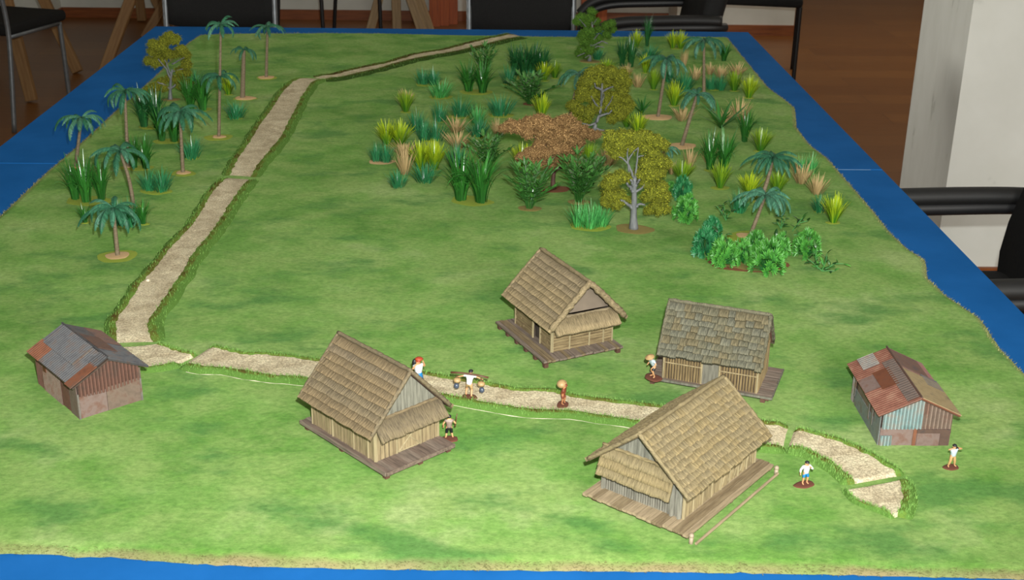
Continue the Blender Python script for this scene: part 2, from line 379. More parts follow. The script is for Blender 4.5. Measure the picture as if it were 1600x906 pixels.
def road(label, Lp, Rp, wl=0.016, wr=0.016, n=40, foam=False, verge=None, fib=500, capn=False):
    """gravel strip between two edges read on the ground, with a raised grassy verge on either side"""
    Lw, Rw = lerp_poly([at(*p) for p in Lp], n), lerp_poly([at(*p) for p in Rp], n)
    c0 = (Lw[n//2] + Rw[n//2]) / 2; org = Vector((c0.x, c0.y, matz(c0.x, c0.y)))
    t = thing('road_section', label, 'road section', org, group=road_group); tz = 0.0032
    def z(p, h): return Vector((p.x, p.y, matz(p.x, p.y) + h)) - org
    g = MB()
    def P(a, b):
        i = a * (n - 1); k = min(n - 2, int(i)); l = Lw[k].lerp(Lw[k+1], i-k); r = Rw[k].lerp(Rw[k+1], i-k)
        p = l.lerp(r, b); h = tz + 0.0006 * noise.noise((p.x*120, p.y*120, 1)) + 0.0008 * (abs(b-0.5)*2) ** 2
        e = min(1, min(a, 1 - a) * n * 2 / 3.0); h = h * e - 0.0008 * (1 - e)
        return z(p, h)
    g.grid(P, n*2, 12); build(g, 'gravel', M_gravel, t, smooth=True)
    for edge, other, w in ((Lw, Rw, wl), (Rw, Lw, wr)):
        if not w: continue
        g = MB(); out = []
        for i in range(n):
            a, b = edge[max(0, i-1)], edge[min(n-1, i+1)]; d = (b - a); nr = Vector((-d.y, d.x, 0)).normalized()
            if nr.dot(edge[i] - other[i]) < 0: nr = -nr
            out.append(nr)
        def Q(a, b):
            i = a * (n - 1); k = min(n - 2, int(i)); p = edge[k].lerp(edge[k+1], i-k); nr = out[k].lerp(out[k+1], i-k)
            ww = w * (1 + 0.18 * noise.noise((p.x*30, p.y*30, 5))); q = p + nr * ww * b - nr * 0.0015 * (1-b) * (1 + 2*noise.noise((p.x*90, p.y*90, 2)))
            h = tz + 0.0005 + 0.0022 * math.sin(math.pi * min(1, b*1.05)) ** 0.8 + 0.0007*noise.noise((p.x*150, p.y*150, 3))
            h = h * (1 - b ** 3) - 0.001 * b ** 3
            e = min(1, min(a, 1 - a) * n * 2 / 3.0); h = h * e - 0.0008 * (1 - e)
            return z(q, h)
        g.grid(Q, n*2, 7, att=lambda a, b: min(1, max(0, (b - 0.35) / 0.5))); vg = build(g, 'verge', verge or M_verge, t, smooth=True)
        if fib:
            g = MB()
            for k in range(fib):
                a, b = R(), U(0.0, 0.95); p = Q(min(0.99, max(0.01, a)), b)
                g.blade(p - Vector((0, 0, 0.0006)), U(0, 6.28), U(0.003, 0.0055), 0.0007, U(0, 0.7), U(0.4, 1.3), 2, U(0, 0.5), R()*0.6)
            tag(build(g, 'verge_fibres', M_fibg if R() < 2 else M_fib, vg), kind='stuff')
        if foam and edge is Rw:
            g = MB(); pts = [Q(i/30, 1.0) for i in range(2, 29)]
            g.tube([p + Vector((0, 0, 0.0012)) for p in pts], [max(0.0001, 0.0003 + 0.0012*noise.noise((i*0.9 + pts[0].x*50, 0, 0))) for i in range(len(pts))], 5); build(g, 'foam_edge', M_foam, t)
    return t
road('narrow gravel road section running off to the far edge of the mat',
     [(489,121),(520,119.5),(540,114),(572,107),(607,100),(650,87),(695,80),(732,70),(775,60),(806,54)],
     [(502,124),(530,122.5),(562,115),(590,109),(615,101),(650,92.5),(700,84),(735,76),(775,66),(818,58)], 0.030, 0.030, 48, verge=M_verge_far, fib=900)
road('bent gravel road section where the road turns towards the far edge',
     [(483,121.5),(467,125),(457,130),(442,145),(425,172),(400,207),(390,225),(372,250),(358,275)], [(508,122.5),(497,126),(487,130),(472,152),(450,195),(437,220),(420,240),(404,259),(392,277.5)], 0.020, 0.022, 40, fib=700)
road('long straight gravel road section between the left palms and the open meadow',
     [(357,277),(330,305),(300,355),(262,395),(247,416),(220,445),(201,475),(181,504),(183,538)], [(391,279.5),(360,320),(335,360),(300,402),(286,428),(264,460),(245,487),(229,511),(240,536)], 0.018, 0.022, 44, fib=900)
road('short gravel junction section beside the roof of the dark rusty shed',
     [(242,540),(257,545),(274,551),(290,555),(303,559)], [(187,542),(205,560),(232,577),(255,574),(284,568)], 0.010, 0.014, 20, fib=350)
road('gravel road section from the junction to behind the plank-walled hut',
     [(325,544),(357,552),(383,558),(412,557),(455,562),(497,568),(540,574),(590,580)], [(286,569),(319,576),(353,578),(415,588),(434,590),(463,592),(510,598),(575,609)], 0.012, 0.017, 40, foam=True, fib=800)
road('gravel road section through the middle of the village, people walking on it',
     [(592,580.5),(630,584),(664,589),(708,597),(750,603),(803,614),(866,616),(902,626),(955,632),(1020,640),(1100,652),(1201,667),(1234,670)],
     [(577,609.5),(630,615),(690,618),(745,630),(797,639),(834,644),(892,645),(929,651),(992,660),(1090,680),(1197,699),(1227,698)], 0.014, 0.017, 60, foam=True, fib=1500)
road('curved gravel road section passing in front of the patched tin shed',
     [(1239,674),(1272,682),(1306,692),(1339,705),(1369,722),(1394,736),(1402,745)], [(1230,699),(1260,705),(1289,720),(1310,734),(1327,749),(1334,757)], 0.012, 0.017, 36, foam=False, fib=700)
road('last short gravel road section at the near right corner',
     [(1404,750),(1409,762),(1413,783),(1402,808)], [(1318,766),(1322,776),(1334,784),(1352,792),(1375,800),(1398,809)][:1] + [(1334,784),(1352,792),(1375,800),(1398,810)], 0.016, 0.004, 20, fib=350)
for px, py in ((231, 442), ):
    p = at(px, py); g = MB(); g.ball((0, 0, 0.002), (0.0032, 0.0026, 0.0026), 8, 5, bumpy=0.25)
    tag(build(g, 'pebble', M_stone, loc=p + Vector((0, 0, 0.002))), 'single pale pebble lying at the left edge of the long road section', 'pebble')
# ------------------------------------------------------------------ model buildings
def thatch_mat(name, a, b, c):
    """straw, darker where each course tucks under the next and paler at the tips"""
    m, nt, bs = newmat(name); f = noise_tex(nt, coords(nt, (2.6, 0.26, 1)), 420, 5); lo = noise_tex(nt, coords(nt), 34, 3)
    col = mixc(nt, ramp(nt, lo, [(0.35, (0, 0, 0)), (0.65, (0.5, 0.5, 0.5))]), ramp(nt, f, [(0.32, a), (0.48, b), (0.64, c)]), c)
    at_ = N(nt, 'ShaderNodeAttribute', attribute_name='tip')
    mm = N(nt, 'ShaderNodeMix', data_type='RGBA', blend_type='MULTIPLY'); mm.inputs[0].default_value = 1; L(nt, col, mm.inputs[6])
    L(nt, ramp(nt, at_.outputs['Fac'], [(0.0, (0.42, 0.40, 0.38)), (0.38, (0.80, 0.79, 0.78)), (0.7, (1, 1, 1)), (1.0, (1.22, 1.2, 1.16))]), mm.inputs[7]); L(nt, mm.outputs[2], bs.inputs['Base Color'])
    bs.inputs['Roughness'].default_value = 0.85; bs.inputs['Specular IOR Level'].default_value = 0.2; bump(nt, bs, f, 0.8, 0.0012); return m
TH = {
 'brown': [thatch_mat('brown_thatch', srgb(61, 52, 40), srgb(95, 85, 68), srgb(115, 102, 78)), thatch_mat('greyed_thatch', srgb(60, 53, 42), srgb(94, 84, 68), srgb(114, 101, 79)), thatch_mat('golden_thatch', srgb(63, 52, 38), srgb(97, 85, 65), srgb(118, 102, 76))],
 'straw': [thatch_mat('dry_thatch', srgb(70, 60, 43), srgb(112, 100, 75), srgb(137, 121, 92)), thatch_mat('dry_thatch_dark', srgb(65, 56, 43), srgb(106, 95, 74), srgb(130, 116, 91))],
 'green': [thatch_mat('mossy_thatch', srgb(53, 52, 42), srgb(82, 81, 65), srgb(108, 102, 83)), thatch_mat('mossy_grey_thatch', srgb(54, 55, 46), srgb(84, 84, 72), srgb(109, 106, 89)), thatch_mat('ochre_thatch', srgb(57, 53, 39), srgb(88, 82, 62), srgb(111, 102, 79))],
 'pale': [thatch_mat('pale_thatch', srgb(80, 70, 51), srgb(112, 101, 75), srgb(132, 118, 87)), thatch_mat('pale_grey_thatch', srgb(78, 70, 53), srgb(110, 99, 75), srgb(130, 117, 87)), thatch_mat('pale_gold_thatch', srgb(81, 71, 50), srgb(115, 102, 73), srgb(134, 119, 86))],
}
def wood(name, a, b, st=(3, 3, 0.3)): return surf(name, [a, b], 120, stretch=st, rough=0.8, bmp=0.5, dist=0.0006)
M_planktan = wood('tan_planks', srgb(106, 91, 65), srgb(143, 127, 94))
M_postpale = wood('pale_post', srgb(122, 110, 81), srgb(146, 133, 101))
M_gablegrey = wood('grey_blue_planks', srgb(86, 84, 74), srgb(122, 119, 106))
M_deckgrey = wood('grey_brown_deck', srgb(83, 72, 63), srgb(122, 107, 94), (0.3, 3, 3))
M_deckdark = wood('dark_deck', srgb(75, 62, 53), srgb(112, 95, 83), (0.3, 3, 3))
M_decktan = wood('tan_deck', srgb(94, 78, 55), srgb(125, 109, 82), (0.3, 3, 3))
M_deckpale = wood('pale_deck', srgb(117, 102, 78), srgb(150, 132, 104), (0.3, 3, 3))
M_log = wood('split_logs', srgb(94, 77, 50), srgb(134, 117, 83), (0.3, 0.3, 3))
M_reed = wood('reed_wall', srgb(77, 61, 36), srgb(128, 109, 73))
M_reedpale = wood('pale_reed_wall', srgb(108, 95, 68), srgb(150, 133, 97))
M_gap = flat('dark_gap', srgb(52, 42, 32), 0.95)
M_greydoor = wood('grey_door', srgb(76, 73, 63), srgb(107, 104, 91))
M_legdark = flat('dark_leg', srgb(78, 50, 38), 0.8)
M_gabledark = flat('brown_grey_gable', srgb(104, 92, 78), 0.9)  # plain brown-grey panel colour

def thatch_piece(ln, down, th, seed, pitch=0.0008, jit=0.0008, tilt=0.75, rag=1.0):
    """a fringe of straw: x along the ridge, y down the slope, z off the roof"""
    rnd = random.Random(seed); n = max(3, int(ln / pitch)); nv = 3; g = MB(); k0 = 0
    cols = []
    for i in range(n + 1):
        x = -ln/2 + ln*i/n; wv = noise.noise((x*70, seed*50, 0)); hj = 0.92 + 0.16*rnd.random() + 0.12*wv; ej = (rnd.random() - 0.4) * jit * rag + wv*0.0009*rag; end = i in (0, n)
        row = []
        for j in range(nv + 1):
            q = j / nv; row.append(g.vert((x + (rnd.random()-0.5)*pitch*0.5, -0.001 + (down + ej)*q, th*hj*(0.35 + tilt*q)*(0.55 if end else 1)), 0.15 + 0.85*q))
        row.append(g.vert((x, (down + ej) * 0.97, -0.0006))); cols.append(row)
    for a, b in zip(cols, cols[1:]):
        for j in range(nv + 1): g.face(a[j], b[j], b[j+1], a[j+1])
    for c in (cols[0], cols[-1]):
        x = g.v[c[0]][0]; k = g.vert((x, -0.001, -0.0006)); g.face(k, *(c if c is cols[0] else c[::-1]))
    return g
def slope_matrix(s, half, zr, ze):
    Y = Vector((0, s*half, ze - zr)).normalized()
    Z = Vector((0, -Y.z*s, abs(Y.y))).normalized(); X = Y.cross(Z)
    return Matrix(((X.x, Y.x, Z.x, 0), (X.y, Y.y, Z.y, 0), (X.z, Y.z, Z.z, zr), (0, 0, 0, 1)))
def roof_shell(t, p, m, th=0.003):
    """the boards that carry the covering: two slabs"""
    half = p['W']/2 + p['oe']; x0, x1 = -p['L']/2 - p['ob'] + 0.002, p['L']/2 + p['of'] - 0.002
    for s in (-1, 1):
        M = slope_matrix(s, half, p['zr'] - th*1.1, p['ze'] - th*1.1); ln = math.hypot(half, p['zr'] - p['ze'])
        a, b = sorted((s*x0, s*x1)); g = MB(); g.box((a, 0, -0.0005), (b, ln - 0.002, th*0.5)); build(g, 'roof_board', m, t, mtx=M)
def bumpy_tube(t, pts, r, m, name, seed, n=26, flatx=1.0):
    rnd = random.Random(seed); P = lerp_poly(pts, n); g = MB()
    P = [q + Vector((rnd.uniform(-1,1), rnd.uniform(-1,1), rnd.uniform(-1,1)))*r*0.13 for q in P]
    g.tube(P, [r*rnd.uniform(0.82, 1.15)*(0.8 if i in (0, n-1) else 1) for i in range(n)], 8, flatx=flatx, t=[0.5 + 0.3*rnd.random() for i in range(n)]); return build(g, name, m, t, smooth=True)
def roof_rows(t, p, mats, n, th, seed, bundles=(0, 0), vr=(0.003, 0.003), ridge_r=0.0032):
    rnd = random.Random(seed); half = p['W']/2 + p['oe']; x0, x1 = -p['L']/2 - p['ob'], p['L']/2 + p['of']; ln = math.hypot(half, p['zr'] - p['ze'])
    for si, s in enumerate((-1, 1)):
        M = slope_matrix(s, half, p['zr'] - th*0.6, p['ze'] - th*0.6); pit = ln / n; nb = bundles[si]
        for i in range(n):
            xs = [(x0, x1)] if not nb else []
            if nb:
                cut = [x0] + [x0 + (x1-x0)*(k + rnd.uniform(-0.22, 0.22) + (0.25 if i % 2 else 0))/nb for k in range(1, nb)] + [x1]; xs = list(zip(cut, cut[1:]))
            for a, b in xs:
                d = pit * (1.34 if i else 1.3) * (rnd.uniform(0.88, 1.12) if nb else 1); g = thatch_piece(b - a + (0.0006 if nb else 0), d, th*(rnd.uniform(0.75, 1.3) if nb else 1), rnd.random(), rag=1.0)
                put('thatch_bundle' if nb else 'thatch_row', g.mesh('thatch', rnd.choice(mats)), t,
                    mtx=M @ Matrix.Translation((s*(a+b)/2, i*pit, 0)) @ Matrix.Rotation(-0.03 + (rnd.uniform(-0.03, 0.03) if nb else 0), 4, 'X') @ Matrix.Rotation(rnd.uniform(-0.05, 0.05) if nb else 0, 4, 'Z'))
    for k, x in enumerate((x1, x0)):
        r = vr[k]
        for s in (-1, 1):
            bumpy_tube(t, [(x - 0.001*(1 if k == 0 else -1), 0, p['zr']), (x - 0.001*(1 if k == 0 else -1), s*half, p['ze'])], r, mats[0], 'gable_roll', seed + k*2 + s)
    bumpy_tube(t, [(x0, 0, p['zr'] + 0.0006), (x1, 0, p['zr'] + 0.0006)], ridge_r, mats[0], 'ridge_cap', seed + 9, 34)
def siding(t, name, m, axis, fixed, a, b, z0, z1, pitch, seed, horiz=False, depth=0.0016, rnd_h=0.0, gaps=(), out=1, round_=False):
    """one clad wall: boards side by side (or logs one above another), proud of a dark core"""
    rnd = random.Random(seed); g = MB()
    def bx(u0, u1, v0, v1, d0, d1, m=0):
        if axis == 'x': g.box((min(u0,u1), min(fixed+out*d0, fixed+out*d1), v0), (max(u0,u1), max(fixed+out*d0, fixed+out*d1), v1), m=m)
        else: g.box((min(fixed+out*d0, fixed+out*d1), min(u0,u1), v0), (max(fixed+out*d0, fixed+out*d1), max(u0,u1), v1), m=m)
    bx(a, b, z0, z1, -0.002, 0, 1)
    if horiz:
        n = max(1, round((z1-z0)/pitch)); ph = (z1-z0)/n
        for i in range(n):
            x = a
            while x < b - 1e-6:
                e = min(b, x + rnd.uniform(0.25, 0.6)*(b-a)); e = b if b - e < 0.008 else e
                dd = depth*rnd.uniform(0.6, 1.2)
                bx(x + 0.0002, e - 0.0002, z0 + ph*i + 0.0004, z0 + ph*(i+1) - 0.0004, 0, dd); x = e
    else:
        n = max(1, round((b-a)/pitch)); w = (b-a)/n
        for i in range(n):
            c = a + w*(i+0.5); hw = w*rnd.uniform(0.36, 0.46)
            if round_:
                pts = [(c, fixed + out*depth*0.4, z0), (c, fixed + out*depth*0.4, z1 - rnd.random()*rnd_h)] if axis == 'x' else [(fixed + out*depth*0.4, c, z0), (fixed + out*depth*0.4, c, z1 - rnd.random()*rnd_h)]
                g.tube(pts, hw, 6)
            else: bx(c-hw, c+hw, z0, z1 - rnd.random()*rnd_h, 0, depth*rnd.uniform(0.6, 1.2))
    return build(g, name, [m, M_gap], t)
def stick(t, name, m, a, b, r, n=6):
    g = MB(); g.tube([a, b], r, n); return build(g, name, m, t)
def slabp(t, name, m, lo, hi):
    g = MB(); g.box(lo, hi); return build(g, name, m, t)
def deck(t, p, mats, seed, pitch=0.0065, legs=(), th=0.0028, edge=None):
    rnd = random.Random(seed); x0, x1 = -p['L']/2 - p['db'], p['L']/2 + p['df']; y0, y1 = -p['W']/2 - p['dl'], p['W']/2 + p['dr']
    n = round((y1-y0)/pitch); w = (y1-y0)/n; z1 = p['zd']
    for i in range(n):
        g = MB(); j = rnd.uniform(-0.0008, 0.0008); e = rnd.uniform(-0.0011, 0.0011)
        g.box((x0 + e, y0 + w*i + 0.0003, z1 - th), (x1 + e, y0 + w*(i+1) - 0.0003, z1 + j*0.5)); build(g, 'plank', rnd.choice(mats), t)
    for x in (x0 + 0.006, (x0+x1)/2, x1 - 0.006): slabp(t, 'joist', M_legdark if edge is None else edge, (x - 0.0022, y0 + 0.001, z1 - th - 0.0024), (x + 0.0022, y1 - 0.001, z1 - th))
    for x, y in legs: slabp(t, 'leg', M_legdark, (x - 0.003, y - 0.003, -0.0028), (x + 0.003, y + 0.003, z1 - th - 0.002))
    return x0, x1, y0, y1
def gable(t, p, x, out, m, seed, vertical=True, recess=0.0, zb=None, name='gable'):
    g = MB(); hw = p['W']/2; zb = p['zw'] if zb is None else zb
    sl = (p['zr'] - p['ze']) / (hw + p['oe'])
    n = max(3, round(2*hw/0.0045)); rnd = random.Random(seed)
    x = x - out*recess
    if vertical:
        for i in range(n):
            a, b = -hw + 2*hw*i/n + 0.0002, -hw + 2*hw*(i+1)/n - 0.0002
            za, zb2 = p['zr'] - 0.0045 - sl*abs(a), p['zr'] - 0.0045 - sl*abs(b); d = 0.0012*rnd.uniform(0.5, 1.2)
            if max(za, zb2) < zb + 0.0005: continue
            k = len(g.v); za, zb2 = max(za, zb), max(zb2, zb)
            for xx in (x - out*0.002, x + out*d):
                for yy, zz in ((a, zb), (b, zb), (b, zb2), (a, za)): g.vert((xx, yy, zz))
            for q in ((0,1,2,3), (7,6,5,4), (0,4,5,1), (1,5,6,2), (2,6,7,3), (3,7,4,0)): g.face(*[k+i for i in q])
    else:
        k = len(g.v); top = p['zr'] - 0.0045; w2 = (top - zb)/sl
        for xx in (x - out*0.002, x):
            for yy, zz in ((-w2, zb), (w2, zb), (0, top)): g.vert((xx, yy, zz))
        for q in ((0,1,2), (5,4,3), (0,3,4,1), (1,4,5,2), (2,5,3,0)): g.face(*[k+i for i in q])
    return build(g, name, m, t)
def pent(t, p, mats, z0, z1, outx, rows, seed, y0=None, y1=None, th=0.0035, bulge=0.35):
    """little thatched roof across the front gable"""
    y0 = -p['W']/2 - 0.003 if y0 is None else y0; y1 = p['W']/2 + 0.003 if y1 is None else y1; x = p['L']/2
    dn = Vector((outx, 0, z1 - z0)); ln = dn.length; Yv = dn.normalized(); Xv = Vector((0, 1, 0)); Zv = Xv.cross(Yv)
    if Zv.x < 0: Xv = -Xv; Zv = Xv.cross(Yv)
    M = Matrix(((Xv.x, Yv.x, Zv.x, x), (Xv.y, Yv.y, Zv.y, (y0+y1)/2), (Xv.z, Yv.z, Zv.z, z0), (0, 0, 0, 1)))
    pr = t
    for i in range(rows):
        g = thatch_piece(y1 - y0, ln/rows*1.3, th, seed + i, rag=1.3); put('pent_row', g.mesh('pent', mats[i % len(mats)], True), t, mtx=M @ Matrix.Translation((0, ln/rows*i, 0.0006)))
    bumpy_tube(t, [(x + 0.001, y0, z0 + 0.001), (x + 0.001, y1, z0 + 0.001)], 0.0022, mats[-1], 'pent_roll', seed + 20)
    g = MB(); g.box((-(y1-y0)/2 + 0.001, 0, -0.0016), ((y1-y0)/2 - 0.001, ln*0.98, -0.0004)); put('pent_board', g.mesh('pent_board', M_legdark), t, mtx=M)
def stand(cx, cy): return Vector((cx, cy, max(matz(cx + dx, cy + dy) for dx in (-.06, 0, .06) for dy in (-.05, 0, .05)) + 0.0002))
hut_group = 'thatched model huts'

# hut with plank walls, front left of the village
p = dict(L=0.1224, W=0.091, zd=0.010, df=0.0282, db=0.0166, dl=0.0076, dr=0.002, ze=0.0503, zr=0.1126, of=0.0103, ob=0.0074, oe=0.0123, zw=0.058)
hA = t = thing('thatched_hut', 'thatched model hut with plank walls and an X-braced door on a grey deck', 'hut', stand(-0.1318, 1.3435), -0.8362, hut_group)
x0, x1, y0, y1 = deck(t, p, [M_deckgrey, M_deckdark], 3, legs=[(x, y) for x in (-0.07, 0.0, 0.083) for y in (-0.048, 0.0, 0.042)])
hl, hw = p['L']/2, p['W']/2; zd = p['zd']
slabp(t, 'deck_edge', M_deckdark, (x1 - 0.0005, y0, zd - 0.004), (x1 + 0.0015, y1, zd + 0.0006)); slabp(t, 'deck_edge', M_deckgrey, (x0, y0 - 0.0015, zd - 0.004), (x1, y0 + 0.0005, zd + 0.0006))
siding(t, 'wall', M_planktan, 'x', -hw, -hl, hl, zd, 0.056, 0.0062, 1, out=-1); siding(t, 'wall', M_planktan, 'x', hw, -hl, hl, zd, 0.056, 0.0062, 2, out=1)
siding(t, 'wall', M_planktan, 'y', hl, -hw, hw, zd, 0.058, 0.0062, 3, out=1); siding(t, 'wall', M_planktan, 'y', -hl, -hw, hw, zd, 0.058, 0.0062, 4, out=-1)
for f in (0.0, 0.34, 0.68, 0.9, 1.0): stick(t, 'post', M_postpale, (-hl + 2*hl*f, -hw - 0.0012, zd), (-hl + 2*hl*f, -hw - 0.0012, 0.055), 0.0014)
for f in (0.0, 0.32, 0.70, 1.0): stick(t, 'post', M_postpale, (hl + 0.0012, -hw + 2*hw*f, zd), (hl + 0.0012, -hw + 2*hw*f, 0.055), 0.0014)
d0, d1 = -hw + 2*hw*0.335, -hw + 2*hw*0.69
dr = slabp(t, 'door', M_planktan, (hl + 0.0004, d0, zd + 0.001), (hl + 0.0022, d1, 0.052))
for a, b in (((d0, zd + 0.002), (d1, 0.041)), ((d0, 0.041), (d1, zd + 0.002))): stick(dr, 'brace', M_postpale, (hl + 0.0026, a[0], a[1]), (hl + 0.0026, b[0], b[1]), 0.0009)
for z in (zd + 0.002, 0.042): stick(dr, 'rail', M_postpale, (hl + 0.0024, d0, z), (hl + 0.0024, d1, z), 0.0009)
gable(t, p, hl, 1, M_gablegrey, 5); gable(t, p, -hl, -1, M_gablegrey, 6)
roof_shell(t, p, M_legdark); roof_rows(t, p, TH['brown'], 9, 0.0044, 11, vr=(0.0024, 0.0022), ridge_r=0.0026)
pent(t, p, TH['brown'], 0.060, 0.044, 0.0125, 1, 31, th=0.0042)

# hut with log walls and dark open gable, behind the road
p = dict(L=0.1073, W=0.0928, zd=0.0101, df=0.0234, db=0.0172, dl=0.0245, dr=0.005, ze=0.0507, zr=0.1092, of=0.016, ob=0.019, oe=0.0111, zw=0.060)
hB = t = thing('thatched_hut', 'thatched model hut with split-log walls and a dark open gable behind the road', 'hut', stand(0.1076, 1.6311), -1.1242, hut_group)
x0, x1, y0, y1 = deck(t, p, [M_decktan, M_deckgrey, M_deckgrey], 4, 0.0058, legs=[(x, y) for x in (-0.066, -0.04, -0.012, 0.016, 0.044, 0.072) for y in (-0.066, 0.046)])
hl, hw = p['L']/2, p['W']/2; zd = p['zd']
siding(t, 'wall', M_log, 'x', hw, -hl, hl, zd, 0.056, 0.0042, 2, True, out=1); siding(t, 'wall', M_log, 'y', -hl, -hw, hw, zd, 0.060, 0.0042, 4, True, out=-1)
siding(t, 'wall', M_log, 'y', hl, -hw, hw, zd, 0.060, 0.0042, 3, True, out=1)
siding(t, 'wall', M_log, 'x', -hw, -hl, -hl + 2*hl*0.50, zd, 0.056, 0.0042, 1, True, out=-1); siding(t, 'wall', M_log, 'x', -hw, -hl + 2*hl*0.70, hl, zd, 0.056, 0.0042, 7, True, out=-1)
slabp(t, 'doorway', M_gap, (-hl + 2*hl*0.48, -hw + 0.004, zd), (-hl + 2*hl*0.72, -hw + 0.006, 0.056))
for f in (0.0, 0.50, 0.70, 1.0): stick(t, 'post', M_postpale, (-hl + 2*hl*f, -hw - 0.0014, zd), (-hl + 2*hl*f, -hw - 0.0014, 0.055), 0.0015)
for f in (0.0, 0.28, 0.61, 0.85, 1.0): stick(t, 'post', M_postpale, (hl + 0.0016, -hw + 2*hw*f, zd), (hl + 0.0016, -hw + 2*hw*f, 0.052 if f in (0.0, 1.0) else 0.044), 0.0012)
stick(t, 'rail', M_postpale, (hl + 0.0018, -hw + 2*hw*0.28, 0.043), (hl + 0.0018, -hw + 2*hw*0.85, 0.043), 0.0012)
stick(t, 'rail', M_postpale, (-hl, -hw - 0.0016, 0.043), (-hl + 2*hl*0.5, -hw - 0.0016, 0.043), 0.0010)
gable(t, p, hl, 1, M_gabledark, 5, False, recess=0.006); gable(t, p, -hl, -1, M_gabledark, 6, False)
roof_shell(t, p, M_gap); roof_rows(t, p, TH['straw'], 9, 0.0044, 21, vr=(0.0046, 0.0028), ridge_r=0.003)
pent(t, p, TH['straw'], 0.058, 0.043, 0.0135, 1, 41, th=0.0058)

# hut with reed walls and mossy shingled thatch, sideways on
p = dict(L=0.1214, W=0.0735, zd=0.0101, df=0.0209, db=0.0207, dl=0.0075, dr=0.0108, ze=0.0491, zr=0.1034, of=0.0052, ob=0.0075, oe=0.0084, zw=0.056)
hC = t = thing('thatched_hut', 'model hut with mossy grey-green bundled thatch, reed walls and grey door', 'hut', stand(0.3001, 1.4999), -0.3745, hut_group)
x0, x1, y0, y1 = deck(t, p, [M_deckgrey, M_deckdark], 5, 0.0062, legs=[(x, y) for x in (-0.074, 0.0, 0.070) for y in (-0.038, 0.040)])
hl, hw = p['L']/2, p['W']/2; zd = p['zd']
slabp(t, 'deck_edge', M_greydoor, (x1 - 0.0004, y0, zd - 0.0026), (x1 + 0.0008, y1, zd + 0.0004)); slabp(t, 'deck_edge', M_greydoor, (x0, y0 - 0.0008, zd - 0.0026), (x1, y0 + 0.0004, zd + 0.0004))
for side, y in ((-1, -hw), (1, hw)):
    siding(t, 'wall', M_reed, 'x', y, -hl, -hl + 2*hl*0.41 if side < 0 else hl, zd, 0.055, 0.0036, 1 + side, out=side, round_=True, depth=0.002)
siding(t, 'wall', M_reed, 'x', -hw, -hl + 2*hl*0.60, hl, zd, 0.055, 0.0036, 12, out=-1, round_=True, depth=0.002)
siding(t, 'wall', M_reed, 'y', hl, -hw, hw, zd, 0.056, 0.0036, 3, out=1, round_=True, depth=0.002); siding(t, 'wall', M_reed, 'y', -hl, -hw, hw, zd, 0.056, 0.0036, 4, out=-1, round_=True, depth=0.002)
slabp(t, 'door', M_greydoor, (-hl + 2*hl*0.415, -hw + 0.0004, zd), (-hl + 2*hl*0.595, -hw + 0.0020, 0.056))
for f in (0.0, 0.41, 0.60, 1.0): stick(t, 'post', M_postpale, (-hl + 2*hl*f, -hw - 0.0014, zd), (-hl + 2*hl*f, -hw - 0.0014, 0.054), 0.0013)
for a, b in ((0.0, 0.41), (0.60, 1.0)): stick(t, 'rail', M_reedpale, (-hl + 2*hl*a, -hw - 0.0022, 0.033), (-hl + 2*hl*b, -hw - 0.0022, 0.033), 0.0009)
gable(t, p, hl, 1, M_reed, 5); gable(t, p, -hl, -1, M_reed, 6)
roof_shell(t, p, M_legdark); roof_rows(t, p, TH['green'], 8, 0.0042, 51, bundles=(12, 8), vr=(0.0026, 0.0020), ridge_r=0.0026)

# big pale hut nearest the camera
p = dict(L=0.1551, W=0.0995, zd=0.0102, df=0.0243, db=0.010, dl=0.0114, dr=0.0222, ze=0.0472, zr=0.0999, of=0.0151, ob=0.0089, oe=0.0137, zw=0.056)
hD = t = thing('thatched_hut', 'largest, palest thatched model hut, nearest the camera, with a pole beside its deck', 'hut', stand(0.2177, 1.2408), -2.2575, hut_group)
x0, x1, y0, y1 = deck(t, p, [M_deckpale, M_deckpale, M_decktan], 6, 0.0062, legs=[(x, y) for x in (-0.078, 0.0, 0.090) for y in (-0.052, 0.062)], edge=M_decktan)
hl, hw = p['L']/2, p['W']/2; zd = p['zd']
siding(t, 'wall', M_reedpale, 'x', hw, -hl, hl, zd, 0.053, 0.0048, 1, out=1, depth=0.0018); siding(t, 'wall', M_reedpale, 'x', -hw, -hl, hl, zd, 0.053, 0.0048, 2, out=-1, depth=0.0018)
siding(t, 'wall', M_gablegrey, 'y', hl, -hw, hw, zd, 0.056, 0.0030, 3, out=1, round_=True, depth=0.0018); siding(t, 'wall', M_reedpale, 'y', -hl, -hw, hw, zd, 0.056, 0.0040, 4, out=-1)
for i in range(9): stick(t, 'post', M_postpale, (-hl + 2*hl*i/8, hw + 0.0016, zd), (-hl + 2*hl*i/8, hw + 0.0016, 0.052), 0.0018 if i in (0, 4, 8) else 0.0012)
for i in range(5):
    a = -hl + 2*hl*(0.06 + i*0.085)
    for sx in (0, 1): stick(t, 'lattice_stick', M_postpale, (a + sx*0.011, hw + 0.0018, zd + 0.004), (a + (1-sx)*0.011, hw + 0.0018, 0.046), 0.0006, 5)
for y in (-hw, hw - 0.003, hw - 0.012): stick(t, 'post', M_gablegrey, (hl + 0.002, y, zd), (hl + 0.002, y, 0.054), 0.0024)
gable(t, p, hl, 1, M_gablegrey, 5, zb=0.058); gable(t, p, -hl, -1, M_reedpale, 6)
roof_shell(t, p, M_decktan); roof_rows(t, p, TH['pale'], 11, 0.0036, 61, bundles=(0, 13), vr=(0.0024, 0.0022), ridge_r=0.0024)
pent(t, p, [TH['pale'][0], TH['pale'][2]], 0.063, 0.0335, 0.010, 3, 71, th=0.0036, y1=hw - 0.010)
